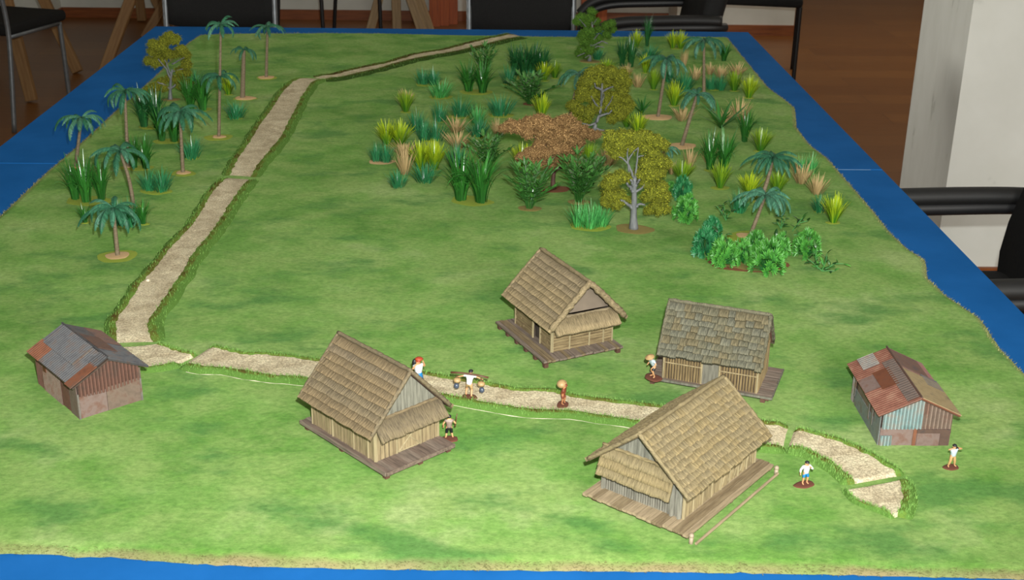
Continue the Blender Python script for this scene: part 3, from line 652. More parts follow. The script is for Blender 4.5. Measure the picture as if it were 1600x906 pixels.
stick(t, 'rail_pole', M_deckpale, (-hl - 0.004, y1 + 0.008, 0.004), (x1 - 0.002, y1 + 0.009, 0.0035), 0.0016, 8)
M_knob = flat('pale_knob', srgb(144, 129, 108), 0.6)
for x, y in ((-hl - 0.006, y1 + 0.005), (x1 - 0.004, y1 + 0.002)):
    g = MB(); g.tube([(x, y, -0.002), (x, y, zd - 0.002)], 0.0024, 8); g.ball((x, y, zd - 0.001), 0.0030, 8, 5); build(g, 'corner_post', M_knob, t, smooth=True)

# ------------------------------------------------------------------ tin sheds
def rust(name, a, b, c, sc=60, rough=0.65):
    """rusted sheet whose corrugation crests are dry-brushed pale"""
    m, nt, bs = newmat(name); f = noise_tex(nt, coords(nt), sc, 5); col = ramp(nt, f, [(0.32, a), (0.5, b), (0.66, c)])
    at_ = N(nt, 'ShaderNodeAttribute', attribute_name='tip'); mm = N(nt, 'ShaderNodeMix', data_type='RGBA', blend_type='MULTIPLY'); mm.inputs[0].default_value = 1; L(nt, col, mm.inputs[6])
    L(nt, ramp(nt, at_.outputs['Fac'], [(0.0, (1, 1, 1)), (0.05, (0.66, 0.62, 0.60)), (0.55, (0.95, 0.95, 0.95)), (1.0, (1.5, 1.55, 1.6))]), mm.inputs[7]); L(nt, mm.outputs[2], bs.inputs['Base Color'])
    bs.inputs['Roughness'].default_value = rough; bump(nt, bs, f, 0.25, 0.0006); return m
TIN = {
 'slate': rust('slate_tin', srgb(50, 48, 50), srgb(65, 65, 66), srgb(69, 56, 49)), 'rustbrown': rust('brown_rust_tin', srgb(67, 49, 43), srgb(79, 58, 48), srgb(61, 50, 48)),
 'orange': rust('orange_rust_tin', srgb(89, 55, 38), srgb(113, 68, 46), srgb(96, 70, 57)), 'steel': rust('pale_steel_tin', srgb(89, 84, 80), srgb(107, 102, 95), srgb(101, 76, 62)),
 'red': rust('red_rust_tin', srgb(99, 60, 47), srgb(115, 73, 58), srgb(129, 93, 76)), 'pinkgrey': rust('pink_grey_tin', srgb(99, 78, 71), srgb(111, 93, 87), srgb(99, 69, 57)),
 'brown': rust('chocolate_rust_tin', srgb(81, 43, 26), srgb(98, 54, 32), srgb(86, 52, 37)), 'plum': rust('plum_rust_tin', srgb(74, 48, 42), srgb(93, 62, 56), srgb(86, 67, 59)),
 'beige': rust('beige_painted_sheet', srgb(127, 110, 77), srgb(146, 128, 93), srgb(115, 102, 76)), 'teal': rust('teal_painted_tin', srgb(83, 104, 102), srgb(107, 125, 123), srgb(123, 119, 111)),
 'taupe': rust('taupe_tin', srgb(86, 71, 61), srgb(104, 87, 76), srgb(94, 69, 57)), 'bluegrey': rust('blue_grey_sheet', srgb(91, 97, 99), srgb(112, 116, 115), srgb(104, 94, 87)),
 'dark': rust('blackened_tin', srgb(54, 42, 36), srgb(71, 56, 47), srgb(63, 51, 44)), 'brick': rust('brick_red_tin', srgb(72, 47, 37), srgb(86, 57, 47), srgb(71, 51, 43)),
}
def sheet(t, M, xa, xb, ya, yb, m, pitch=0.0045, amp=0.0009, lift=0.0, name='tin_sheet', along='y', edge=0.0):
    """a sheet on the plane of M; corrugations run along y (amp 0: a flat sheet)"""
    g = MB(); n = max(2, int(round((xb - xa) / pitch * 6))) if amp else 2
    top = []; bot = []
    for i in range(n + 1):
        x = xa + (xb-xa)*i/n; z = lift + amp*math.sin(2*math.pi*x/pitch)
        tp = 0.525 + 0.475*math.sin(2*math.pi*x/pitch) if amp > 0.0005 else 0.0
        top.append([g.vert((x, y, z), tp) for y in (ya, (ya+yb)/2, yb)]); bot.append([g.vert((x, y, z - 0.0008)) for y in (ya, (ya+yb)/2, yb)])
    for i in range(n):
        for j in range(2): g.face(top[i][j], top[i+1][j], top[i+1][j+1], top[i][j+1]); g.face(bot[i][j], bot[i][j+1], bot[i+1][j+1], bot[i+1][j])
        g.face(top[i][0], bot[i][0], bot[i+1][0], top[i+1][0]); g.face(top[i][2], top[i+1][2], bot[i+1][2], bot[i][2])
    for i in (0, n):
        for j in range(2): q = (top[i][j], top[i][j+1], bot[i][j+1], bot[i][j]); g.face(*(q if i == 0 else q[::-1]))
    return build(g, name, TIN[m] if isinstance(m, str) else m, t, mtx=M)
def wall_matrix(kind, p):
    hl, hw = p['L']/2, p['W']/2
    return {'front': Matrix(((0,0,1,hl),(1,0,0,0),(0,1,0,0),(0,0,0,1))), 'back': Matrix(((0,0,-1,-hl),(-1,0,0,0),(0,1,0,0),(0,0,0,1))),
            'left': Matrix(((1,0,0,0),(0,0,-1,-hw),(0,1,0,0),(0,0,0,1))), 'right': Matrix(((-1,0,0,0),(0,0,1,hw),(0,1,0,0),(0,0,0,1)))}[kind]
def shed_core(t, p, roofm):
    hl, hw = p['L']/2 - 0.0008, p['W']/2 - 0.0008; g = MB(); sl = (p['zr']-p['ze'])/(p['W']/2+p['oe']); zs = p['zr'] - 0.003 - sl*hw; k = 0
    for x in (-hl, hl):
        for y, z in ((-hw, -0.002), (hw, -0.002), (hw, zs), (0, p['zr'] - 0.003), (-hw, zs)): g.vert((x, y, z))
    g.face(4,3,2,1,0); g.face(5,6,7,8,9)
    for i in range(5): g.face(i, (i+1) % 5, 5+(i+1) % 5, 5+i)
    build(g, 'body', TIN['dark'], t)
    half = p['W']/2 + p['oe']; ln = math.hypot(half, p['zr']-p['ze'])
    for s in (-1, 1):
        M = slope_matrix(s, half, p['zr'] - 0.0012, p['ze'] - 0.0012); a, b = sorted((-s*(p['L']/2+p['ob']), s*(p['L']/2+p['of']))); g = MB(); g.box((a + 0.001, 0, -0.0012), (b - 0.001, ln - 0.001, 0.0002)); build(g, 'roof_board', roofm, t, mtx=M)
    return ln, half
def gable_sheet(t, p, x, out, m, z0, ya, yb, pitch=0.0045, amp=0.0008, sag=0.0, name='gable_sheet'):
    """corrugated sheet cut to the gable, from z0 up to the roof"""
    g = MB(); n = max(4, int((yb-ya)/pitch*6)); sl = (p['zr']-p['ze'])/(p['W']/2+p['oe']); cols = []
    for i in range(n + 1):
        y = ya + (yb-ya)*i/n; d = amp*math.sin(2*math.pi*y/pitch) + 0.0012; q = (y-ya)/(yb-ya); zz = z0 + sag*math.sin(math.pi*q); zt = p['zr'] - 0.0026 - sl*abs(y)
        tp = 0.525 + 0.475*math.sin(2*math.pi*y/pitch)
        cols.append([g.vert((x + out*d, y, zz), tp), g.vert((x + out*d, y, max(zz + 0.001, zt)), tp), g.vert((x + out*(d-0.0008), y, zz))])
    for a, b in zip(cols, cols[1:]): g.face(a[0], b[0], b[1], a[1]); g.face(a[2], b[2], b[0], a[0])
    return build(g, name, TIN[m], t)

shed_group = 'rusty tin sheds'
p = dict(L=0.1244, W=0.0804, ze=0.0464, zr=0.0714, of=0.0087, ob=0.0028, oe=0.0096)
hE = t = thing('tin_shed', 'dark slate and rust corrugated tin shed at the left road junction', 'shed', stand(-0.5036, 1.4602), -0.8674, shed_group)
ln, half = shed_core(t, p, TIN['dark']); xf, xb = p['L']/2 + p['of'], -p['L']/2 - p['ob']; hl, hw = p['L']/2, p['W']/2
ML, MR = slope_matrix(-1, half, p['zr'], p['ze']), slope_matrix(1, half, p['zr'], p['ze'])
def lft(*a, **k): return sheet(t, ML, -a[1], -a[0], *a[2:], **k)     # left slope: its x runs backwards
def rgt(*a, **k): return sheet(t, MR, *a, **k)
sx = xf - xb
lft(xb, xb + sx*0.33, 0, ln*0.62, 'slate', name='roof_sheet'); lft(xb + sx*0.22, xf - 0.004, 0.001, ln*0.98, 'slate', lift=0.0006, name='roof_sheet'); lft(xb + 0.001, xb + sx*0.26, ln*0.55, ln*1.0, 'orange', amp=0.0005, lift=0.0014, name='roof_sheet')
lft(xb + sx*0.06, xb + sx*0.70, 0.0005, ln*0.60, 'slate', lift=0.0019, name='roof_sheet'); lft(xb + sx*0.705, xb + sx*0.73, ln*0.05, ln*0.60, 'steel', amp=0, lift=0.0030, name='roof_batten')
lft(xf - sx*0.13, xf, ln*0.30, ln*1.02, 'orange', amp=0.0, lift=0.0022, name='roof_sheet'); lft(xf - sx*0.16, xf - 0.001, 0, ln*0.34, 'slate', amp=0.0006, lift=0.0022, name='roof_sheet')
rgt(xb, xf, 0, ln, 'slate', name='roof_sheet'); rgt(xb + sx*0.02, xb + sx*0.50, 0.001, ln*0.55, 'slate', lift=0.0012, amp=0.0005, name='roof_sheet'); rgt(xb + sx*0.30, xb + sx*0.72, ln*0.06, ln*0.55, 'rustbrown', lift=0.0018, amp=0.0004, name='roof_sheet'); rgt(xb, xb + sx*0.45, ln*0.5, ln*0.98, 'rustbrown', lift=0.0013, name='roof_sheet')
g = MB(); g.tube([(xb, 0, p['zr'] + 0.0016), (xf, 0, p['zr'] + 0.0016)], 0.0014, 6); build(g, 'ridge_strip', TIN['slate'], t)
F, LW = wall_matrix('front', p), wall_matrix('left', p)
gable_sheet(t, p, hl, 1, 'brick', 0.0285, -hw + 0.001, hw - 0.001, 0.0046, sag=-0.003)
g = sheet(t, F, -hw, -hw + 2*hw*0.44, -0.001, 0.029, 'pinkgrey', amp=0, lift=0.0006, name='wall_sheet'); sheet(t, F, -hw + 2*hw*0.445, hw, -0.001, 0.031, 'taupe', amp=0, lift=0.0009, name='wall_sheet')
stick(t, 'corner_post', TIN['steel'], (hl + 0.0012, -hw - 0.0006, -0.001), (hl + 0.0012, -hw - 0.0006, 0.033), 0.0013); stick(t, 'corner_post', TIN['steel'], (hl + 0.0012, hw, -0.001), (hl + 0.0012, hw, 0.030), 0.0013)
sheet(t, LW, -hl, -hl + 2*hl*0.2, -0.001, 0.044, 'brick', lift=0.0008, name='wall_sheet'); sheet(t, LW, -hl + 2*hl*0.18, -hl + 2*hl*0.62, -0.001, 0.040, 'taupe', lift=0.0016, name='wall_sheet')
sheet(t, LW, -hl + 2*hl*0.60, -hl + 2*hl*0.80, 0, 0.044, 'brick', amp=0.0004, lift=0.001, name='wall_sheet'); sheet(t, LW, -hl + 2*hl*0.82, hl, -0.001, 0.046, 'pinkgrey', amp=0, lift=0.0016, name='wall_sheet')
sheet(t, LW, -hl + 2*hl*0.22, -hl + 2*hl*0.30, 0.030, 0.040, 'brown', amp=0, lift=0.0034, name='shutter')
for k in ('right', 'back'): sheet(t, wall_matrix(k, p), -hw if k == 'back' else -hl, hw if k == 'back' else hl, -0.001, 0.044, 'taupe', lift=0.0008, name='wall_sheet')

p = dict(L=0.1212, W=0.0836, ze=0.0416, zr=0.0646, of=0.0059, ob=0.0152, oe=0.0067)
hF = t = thing('tin_shed', 'tin shed with red, brown and beige roof patches and a teal gable', 'shed', stand(0.5094, 1.3887), -1.5676, shed_group)
ln, half = shed_core(t, p, TIN['dark']); xf, xb = p['L']/2 + p['of'], -p['L']/2 - p['ob']; hl, hw = p['L']/2, p['W']/2
ML, MR = slope_matrix(-1, half, p['zr'], p['ze']), slope_matrix(1, half, p['zr'], p['ze']); sx = xf - xb
lft(xb, xb + sx*0.40, 0, ln, 'red', amp=0.0003, name='roof_sheet'); lft(xb + sx*0.36, xb + sx*0.70, ln*0.42, ln*0.99, 'pinkgrey', amp=0.0, lift=0.0008, name='roof_sheet'); lft(xb + sx*0.34, xf, 0, ln, 'red', amp=0.0003, name='roof_sheet')
lft(xb + sx*0.60, xf - 0.001, ln*0.30, ln*1.01, 'red', amp=0.0004, lift=0.0014, name='roof_sheet'); lft(xb + sx*0.34, xb + sx*0.66, ln*0.22, ln*0.62, 'brown', amp=0, lift=0.0018, name='roof_sheet')
lft(xb + sx*0.24, xb + sx*0.97, ln*0.02, ln*0.30, 'dark', pitch=0.0052, amp=0.0009, lift=0.0018, name='roof_sheet'); lft(xb + sx*0.02, xb + sx*0.22, ln*0.35, ln*0.75, 'steel', amp=0.0007, lift=0.0012, name='roof_sheet')
rgt(xb, xb + sx*0.60, 0, ln, 'plum', name='roof_sheet'); rgt(xb + sx*0.02, xb + sx*0.38, 0, ln*0.8, 'rustbrown', amp=0.0005, lift=0.0012, name='roof_sheet'); rgt(xb + sx*0.42, xf, 0.001, ln*1.02, 'beige', amp=0.0, lift=0.0016, name='roof_sheet'); rgt(xb + sx*0.38, xb + sx*0.58, ln*0.55, ln, 'slate', lift=0.0012, name='roof_sheet')
g = MB(); g.tube([(xb, 0, p['zr'] + 0.0014), (xf, 0, p['zr'] + 0.0014)], 0.0013, 6); build(g, 'ridge_strip', TIN['rustbrown'], t)
for s in (-1, 1): slo = [(xf - 0.0006, 0, p['zr'] - 0.0002), (xf - 0.0006, s*half, p['ze'] - 0.0002)]; g = MB(); g.tube(slo, 0.0013, 6); build(g, 'barge_strip', TIN['brown'], t)
F, LW = wall_matrix('front', p), wall_matrix('left', p)
gable_sheet(t, p, hl, 1, 'teal', 0.0215, -hw + 0.001, -hw + 2*hw*0.58, 0.0043, 0.0009); gable_sheet(t, p, hl + 0.0006, 1, 'taupe', 0.0225, -hw + 2*hw*0.57, hw, 0.0048, 0.0009)
sheet(t, F, -hw, hw, -0.001, 0.023, 'pinkgrey', amp=0, lift=0.0004, name='wall_sheet'); sheet(t, F, -hw + 0.0005, -hw + 2*hw*0.17, -0.001, 0.013, 'teal', pitch=0.004, lift=0.0016, name='wall_sheet'); sheet(t, F, -hw + 2*hw*0.47, -hw + 2*hw*0.52, -0.001, 0.022, 'orange', amp=0, lift=0.0014, name='door_frame')
sheet(t, F, -hw + 2*hw*0.52, hw, 0.0165, 0.022, 'rustbrown', amp=0, lift=0.0022, name='door_lintel'); sheet(t, F, -hw + 2*hw*0.86, hw, -0.001, 0.017, 'rustbrown', amp=0, lift=0.0010, name='wall_sheet'); sheet(t, F, -hw + 2*hw*0.53, -hw + 2*hw*0.85, -0.001, 0.0165, 'pinkgrey', amp=0, lift=0.0016, name='door')
sheet(t, LW, -hl, -hl + 2*hl*0.10, -0.001, 0.038, 'steel', lift=0.0010, name='wall_sheet'); sheet(t, LW, -hl + 2*hl*0.13, hl, -0.001, 0.022, 'bluegrey', amp=0, lift=0.0012, name='wall_sheet'); sheet(t, LW, -hl + 2*hl*0.18, hl - 0.004, 0.020, 0.038, 'taupe', amp=0, lift=0.0006, name='wall_sheet'); sheet(t, LW, -hl + 2*hl*0.80, hl, -0.001, 0.041, 'bluegrey', amp=0, lift=0.0016, name='wall_sheet')
for f in (0.12, 0.62, 0.74): sheet(t, LW, -hl + 2*hl*f, -hl + 2*hl*(f + 0.035), 0.012, 0.036, 'steel', amp=0, lift=0.0026, name='shutter')
for k in ('right', 'back'): sheet(t, wall_matrix(k, p), -hw if k == 'back' else -hl, hw if k == 'back' else hl, -0.001, 0.038, 'taupe', lift=0.0008, name='wall_sheet')
# ------------------------------------------------------------------ model plants
M_flock = surf('yellow_green_flock', [srgb(120, 142, 37), srgb(159, 174, 56)], 300, rough=0.95, bmp=0.8, dist=0.001)
M_flockb = surf('ochre_flock', [srgb(107, 111, 52), srgb(159, 134, 71)], 200, rough=0.95, bmp=0.8, dist=0.001)
M_sand = surf('base_sand', [srgb(197, 158, 107), srgb(240, 204, 151)], 400, rough=0.95, bmp=1.0, dist=0.0015)
M_earth = surf('red_earth', [srgb(101, 60, 33), srgb(136, 81, 46)], 250, rough=0.95, bmp=0.8, dist=0.001)
M_ptrunk = surf('palm_trunk', [srgb(92, 78, 59), srgb(122, 108, 85)], 200, stretch=(1, 1, 3), rough=0.8, bmp=0.6, dist=0.0008)
M_frond = tipped('palm_frond', (0.008, 0.060, 0.029), (0.022, 0.102, 0.050), 0.55, 0.35, 0.5)
M_frondl = tipped('pale_palm_frond', (0.014, 0.078, 0.042), (0.046, 0.140, 0.084), 0.55, 0.35, 0.5)
M_bark = surf('grey_plastic_bark', [srgb(87, 90, 92), srgb(110, 111, 111)], 150, stretch=(2, 2, 0.4), rough=0.55, bmp=0.5, dist=0.0008)
M_barkb = surf('brown_bark', [srgb(58, 36, 29), srgb(83, 53, 41)], 150, stretch=(2, 2, 0.4), rough=0.7, bmp=0.5, dist=0.0008)
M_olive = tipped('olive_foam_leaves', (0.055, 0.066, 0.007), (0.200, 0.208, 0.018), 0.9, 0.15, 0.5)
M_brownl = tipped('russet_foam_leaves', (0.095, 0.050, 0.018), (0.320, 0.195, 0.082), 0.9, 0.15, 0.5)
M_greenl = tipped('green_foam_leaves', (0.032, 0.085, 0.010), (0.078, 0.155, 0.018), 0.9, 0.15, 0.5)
M_reedg = tipped('dark_green_blade', (0.010, 0.068, 0.010), (0.024, 0.125, 0.016), 0.30, 0.6, 0.6)
M_reedd = tipped('deep_green_blade', (0.007, 0.052, 0.012), (0.014, 0.085, 0.022), 0.30, 0.6, 0.6)
M_tuft = tipped('teal_green_blade', (0.010, 0.100, 0.036), (0.030, 0.190, 0.072), 0.35, 0.5, 0.5)
M_tuftg = tipped('fresh_green_blade', (0.014, 0.160, 0.025), (0.080, 0.330, 0.090), 0.35, 0.5, 0.5)
M_fan = tipped('yellow_tipped_blade', (0.020, 0.130, 0.010), (0.42, 0.52, 0.014), 0.32, 0.5, 0.25)
M_fang = tipped('green_tipped_blade', (0.016, 0.110, 0.010), (0.22, 0.34, 0.014), 0.32, 0.5, 0.25)
M_straw = tipped('straw_blade', (0.24, 0.16, 0.065), (0.48, 0.35, 0.165), 0.6, 0.3, 0.2)
M_leafy = tipped('leathery_leaf', (0.020, 0.085, 0.014), (0.040, 0.125, 0.024), 0.25, 0.6, 0.6)
M_fresh = tipped('bright_plastic_leaf', (0.012, 0.115, 0.018), (0.105, 0.360, 0.045), 0.45, 0.5, 0.3)
M_teal = tipped('deep_plastic_leaf', (0.008, 0.100, 0.030), (0.030, 0.220, 0.070), 0.45, 0.5, 0.4)
M_dark = tipped('dark_round_leaf', (0.008, 0.040, 0.008), (0.016, 0.070, 0.014), 0.25, 0.6, 0.5)
M_stem = flat('green_stem', srgb(70, 130, 70), 0.5)

def disc(g, rx, ry, h, seed, n=22, z0=-0.0012):
    rnd = random.Random(seed); ph = rnd.random()*6; k = len(g.v); rows = []
    for q, z in ((1.0, z0), (0.97, h*0.6), (0.72, h), (0.35, h*1.05)):
        rows.append([g.vert((rx*q*(1 + 0.10*math.sin(3*a + ph) + 0.04*rnd.uniform(-1, 1))*math.cos(a), ry*q*(1 + 0.10*math.cos(2*a + ph))*math.sin(a), z)) for a in (2*math.pi*i/n for i in range(n))])
    c = g.vert((0, 0, h*1.05))
    for a, b in zip(rows, rows[1:]):
        for i in range(n): g.face(a[i], a[(i+1) % n], b[(i+1) % n], b[i])
    for i in range(n): g.face(rows[-1][i], rows[-1][(i+1) % n], c)
DISC = {}
def add_disc(t, rx, ry, m=None, h=0.0016, name='base', loc=(0, 0, 0)):
    k = random.randrange(5)
    if (k, m) not in DISC:
        g = MB(); disc(g, 1, 1, 1, k, z0=-0.9); DISC[(k, m)] = g.mesh('base', m or M_flock, True)
    return put(name, DISC[(k, m)], t, loc=loc, rot=(0, 0, U(-0.3, 0.3)), scale=(rx, ry, h))

# palms ---------------------------------------------------------------
def frond_mesh(seed, m, droop, wide=0.145):
    """unit-length feathered frond along +x, arching down"""
    rnd = random.Random(seed); g = MB(); pts = []; n = 22; a = 0.45; p = Vector((0, 0, 0))
    for i in range(n + 1):
        pts.append(p.copy()); q = i/n; ang = a - droop*q**1.15; p = p + Vector((math.cos(ang), 0, math.sin(ang)))/n
    g.tube(pts, [0.017*(1 - 0.75*i/n) for i in range(n + 1)], 4, t=[0.75]*(n + 1))
    for i in range(1, n + 1):
        q = i/n; w = wide*(math.sin(math.pi*min(1, 0.12 + 0.86*q))**0.7 + 0.05); d = (pts[i] - pts[i-1]).normalized(); up = Vector((-d.z, 0, d.x))
        for s in (-1, 1):
            for kk in (0, 0.5):
                b = pts[i-1].lerp(pts[i], kk); sh = rnd.random()**2*0.6; sl = 0.75 + 0.25*rnd.random(); dv = (d*0.8 + Vector((0, s, 0))*0.9 - up*(0.55 + 0.3*rnd.random())).normalized()
                e = b + dv*w*sl*1.25; wd = d*0.013; mid = b.lerp(e, 0.5) + up*0.012
                i0 = g.vert(b - wd, 0.1, sh); i1 = g.vert(b + wd, 0.1, sh); i2 = g.vert(mid + wd*1.1, 0.5, sh); i3 = g.vert(mid - wd*1.1, 0.5, sh); i4 = g.vert(e, 1, sh)
                g.face(i0, i1, i2, i3); g.face(i3, i2, i4)
    return g.mesh('frond', m)
FR = {(k, d): frond_mesh(k*7 + d, M_frond if k == 0 else M_frondl, (1.2, 1.7, 2.2, 2.7)[d]) for k in (0, 1) for d in range(4)}
def crown(t, top, r, n, pale, seed, droop=0, spread=(0, 6.283)):
    rnd = random.Random(seed)
    for i in range(n):
        az = spread[0] + (spread[1]-spread[0])*(i + rnd.uniform(-0.3, 0.3))/n; d = min(3, max(0, rnd.choice((1, 2, 2, 3)) + droop)); inner = i % 3 == 2
        put('frond', FR[(1 if rnd.random() < pale else 0, d)], t, loc=top, rot=(rnd.uniform(-0.15, 0.15), rnd.uniform(-0.55, -0.1) if inner else rnd.uniform(-0.2, 0.25), az), scale=r*rnd.uniform(0.86, 1.12)*(0.82 if inner else 1))
def palm(label, base, top, r_px, n=14, pale=0.3, trunk_w=0.0034, lean_fix=None, tiers=None, base_r=(0.025, 0.02), sand=0.6, bend=0.0, disc_off=(0, 0), seed=None, fl=True):
    b = at(*base); h = top_h(b, *top); tw = ony(top[0], top[1], b.y); seed = seed or int(base[0]*7 + base[1])
    t = thing('palm_tree', label, 'palm tree', b, group='model palm trees'); dx = tw.x - b.x
    if fl: add_disc(t, base_r[0], base_r[1], M_flock, 0.0014, loc=(disc_off[0], disc_off[1], 0))
    add_disc(t, base_r[0]*sand, base_r[1]*sand, M_sand, 0.0030, 'sand_mound', loc=(disc_off[0], disc_off[1] + 0.001, 0.0003))
    pts = [Vector((dx*q + bend*math.sin(math.pi*q), 0, h*q + (0 if q else 0.0005))) for q in (i/12 for i in range(13))]
    g = MB(); fine = lerp_poly(pts, 34); g.tube(fine, [trunk_w*0.82*(1.25 - 0.42*i/33)*(1.0 + (0.10 if i % 2 else -0.02)) for i in range(34)], 9)
    build(g, 'trunk', M_ptrunk, t, smooth=True)
    r = 1.08*r_px*depth(b + Vector((0, 0, h)))/FPX
    crown(t, pts[-1], r, n, pale, seed)
    for px, py, rp, nn in (tiers or []): c = ony(px, py, b.y) - b; crown(t, c, rp*depth(b)/FPX, nn, pale, seed + 5)
    return t
palm('short broad palm on a sandy disc at the front of the left palm group', (184, 401), (177, 326), 58, 18, 0.25, 0.0036, base_r=(0.032, 0.030))
palm('left palm whose curved trunk leans out behind the short broad front palm', (209, 325), (187, 236), 56, 13, 0.35, 0.0036, bend=0.004, base_r=(0.018, 0.014), sand=0.5)
palm('left palm on a pale sandy mound nearest the road', (286, 271), (281, 176), 54, 15, 0.15, 0.0036, base_r=(0.024, 0.022))
palm('short palm behind the tall grass at the blue edge on the left', (118, 262), (127, 185), 46, 13, 0.6, 0.0036, base_r=(0.015, 0.012))
palm('slim left palm rising between two dark clumps of tall grass', (200, 262), (195, 143), 46, 13, 0.2, 0.0036, base_r=(0.016, 0.012))
palm('tallest left palm with two tiers of fronds on one long trunk', (342, 215), (345, 39), 38, 9, 0.3, 0.0033, tiers=[(343, 120, 45, 9)], base_r=(0.030, 0.026), sand=0.5)
palm('palm on a sandy disc behind the tallest left palm', (379, 154), (381, 78), 30, 8, 0.0, 0.0058, base_r=(0.030, 0.024), disc_off=(0.006, -0.002), sand=0.85)
palm('farthest left palm standing alone near the road bend', (416, 122), (418, 42), 36, 9, 0.3, 0.0040, base_r=(0.026, 0.024), sand=0.8)
palm('blue-green palm behind the bright bush cluster at right', (1171, 371), (1196, 306), 52, 19, 1.0, 0.0036, base_r=(0.034, 0.028), sand=0.5, disc_off=(-0.006, 0.004))
palm('dark-fronded palm standing just behind the blue-green front palm at right', (1187, 316), (1208, 247), 50, 19, 0.2, 0.0040, base_r=(0.014, 0.011), bend=0.002)
palm('right palm leaning towards the blue edge from a bare sandy disc', (1065, 229), (1089, 148), 42, 11, 0.4, 0.0044, base_r=(0.034, 0.026), sand=0.9, fl=False)
palm('upright right palm on a wide sand patch behind the olive trees', (1028, 184), (1042, 93), 46, 13, 0.4, 0.0040, base_r=(0.034, 0.026), sand=1.0, fl=False)
palm('farthest right palm near the far corner of the mat', (1100, 150), (1100, 64), 44, 14, 0.5, 0.0040, base_r=(0.02, 0.015))
palm('palm half hidden on the left side of the middle olive tree', (889, 186), (905, 117), 42, 13, 0.5, 0.0036, base_r=(0.02, 0.015))
palm('low palm with sprawling fronds tucked behind the front olive tree', (1040, 262), (1036, 234), 34, 9, 0.8, 0.0036, base_r=(0.012, 0.01))

# trees ---------------------------------------------------------------
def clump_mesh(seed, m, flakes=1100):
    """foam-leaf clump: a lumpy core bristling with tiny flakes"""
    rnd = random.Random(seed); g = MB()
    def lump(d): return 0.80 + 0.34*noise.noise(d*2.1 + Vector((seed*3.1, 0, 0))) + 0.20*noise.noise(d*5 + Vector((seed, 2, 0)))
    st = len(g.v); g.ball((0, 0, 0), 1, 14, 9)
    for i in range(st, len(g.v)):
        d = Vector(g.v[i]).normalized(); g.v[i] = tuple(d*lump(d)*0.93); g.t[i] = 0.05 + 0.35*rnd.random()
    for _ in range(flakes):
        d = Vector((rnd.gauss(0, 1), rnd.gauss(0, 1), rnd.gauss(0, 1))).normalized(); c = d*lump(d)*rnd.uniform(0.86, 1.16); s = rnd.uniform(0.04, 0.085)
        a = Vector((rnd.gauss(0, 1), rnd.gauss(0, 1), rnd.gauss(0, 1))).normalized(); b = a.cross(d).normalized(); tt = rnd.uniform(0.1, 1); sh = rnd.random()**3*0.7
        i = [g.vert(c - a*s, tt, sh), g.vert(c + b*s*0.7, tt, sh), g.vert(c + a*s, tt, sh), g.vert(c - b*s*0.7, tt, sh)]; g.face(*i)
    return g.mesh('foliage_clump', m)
CL = {n: [clump_mesh(k + 11*j, m) for k in range(4)] for j, (n, m) in enumerate((('olive', M_olive), ('brown', M_brownl), ('green', M_greenl)))}
def tree(name, label, base, kind, bark, trunk_px, clumps, limbs, tw, base_r=(0.022, 0.016), disc_m=None, seed=1):
    """clumps: (px, py, radius px, depth offset in radii); limbs: lists of pixels with a shared depth offset"""
    rnd = random.Random(seed); b = at(*base); t = thing(name, label, 'tree', b, group='model broadleaf trees'); k = depth(b)/FPX
    add_disc(t, base_r[0], base_r[1], disc_m or M_flockb, 0.0014)
    g = MB(); pts = [ony(x, y, b.y) - b for x, y in trunk_px]; pts[0] = Vector((pts[0].x, 0, -0.0008)); n = len(pts)
    fine = lerp_poly(pts, 16); g.tube(fine, [tw*(1.45 - 0.9*min(1, q*4) * 0.45 - 0.45*q) for q in (i/15 for i in range(16))], 10); build(g, 'trunk', bark, t, smooth=True)
    for L_, dy, w in limbs:
        P = [ony(x, y, b.y + dy*k*i/max(1, len(L_)-1)) - b for i, (x, y) in enumerate(L_)]
        g = MB(); f = lerp_poly(P, 10); f = [q + Vector((rnd.uniform(-1, 1), rnd.uniform(-1, 1), rnd.uniform(-1, 1)))*w*(0.3 if 0 < i < 9 else 0) for i, q in enumerate(f)]; g.tube(f, [w*(1 - 0.55*i/9) for i in range(10)], 7); build(g, 'branch', bark, t, smooth=True)
    for x, y, r, dy in clumps:
        c = ony(x, y, b.y + dy*r*k) - b; r_ = r*k*(1.26 if kind == 'olive' and base[0] > 500 else 0.98 if kind == 'green' else 1.16)
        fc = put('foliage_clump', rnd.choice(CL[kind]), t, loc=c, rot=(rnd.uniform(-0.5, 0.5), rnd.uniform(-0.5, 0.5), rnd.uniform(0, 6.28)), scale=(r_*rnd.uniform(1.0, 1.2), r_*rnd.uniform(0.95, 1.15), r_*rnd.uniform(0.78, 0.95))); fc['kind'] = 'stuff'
    return t
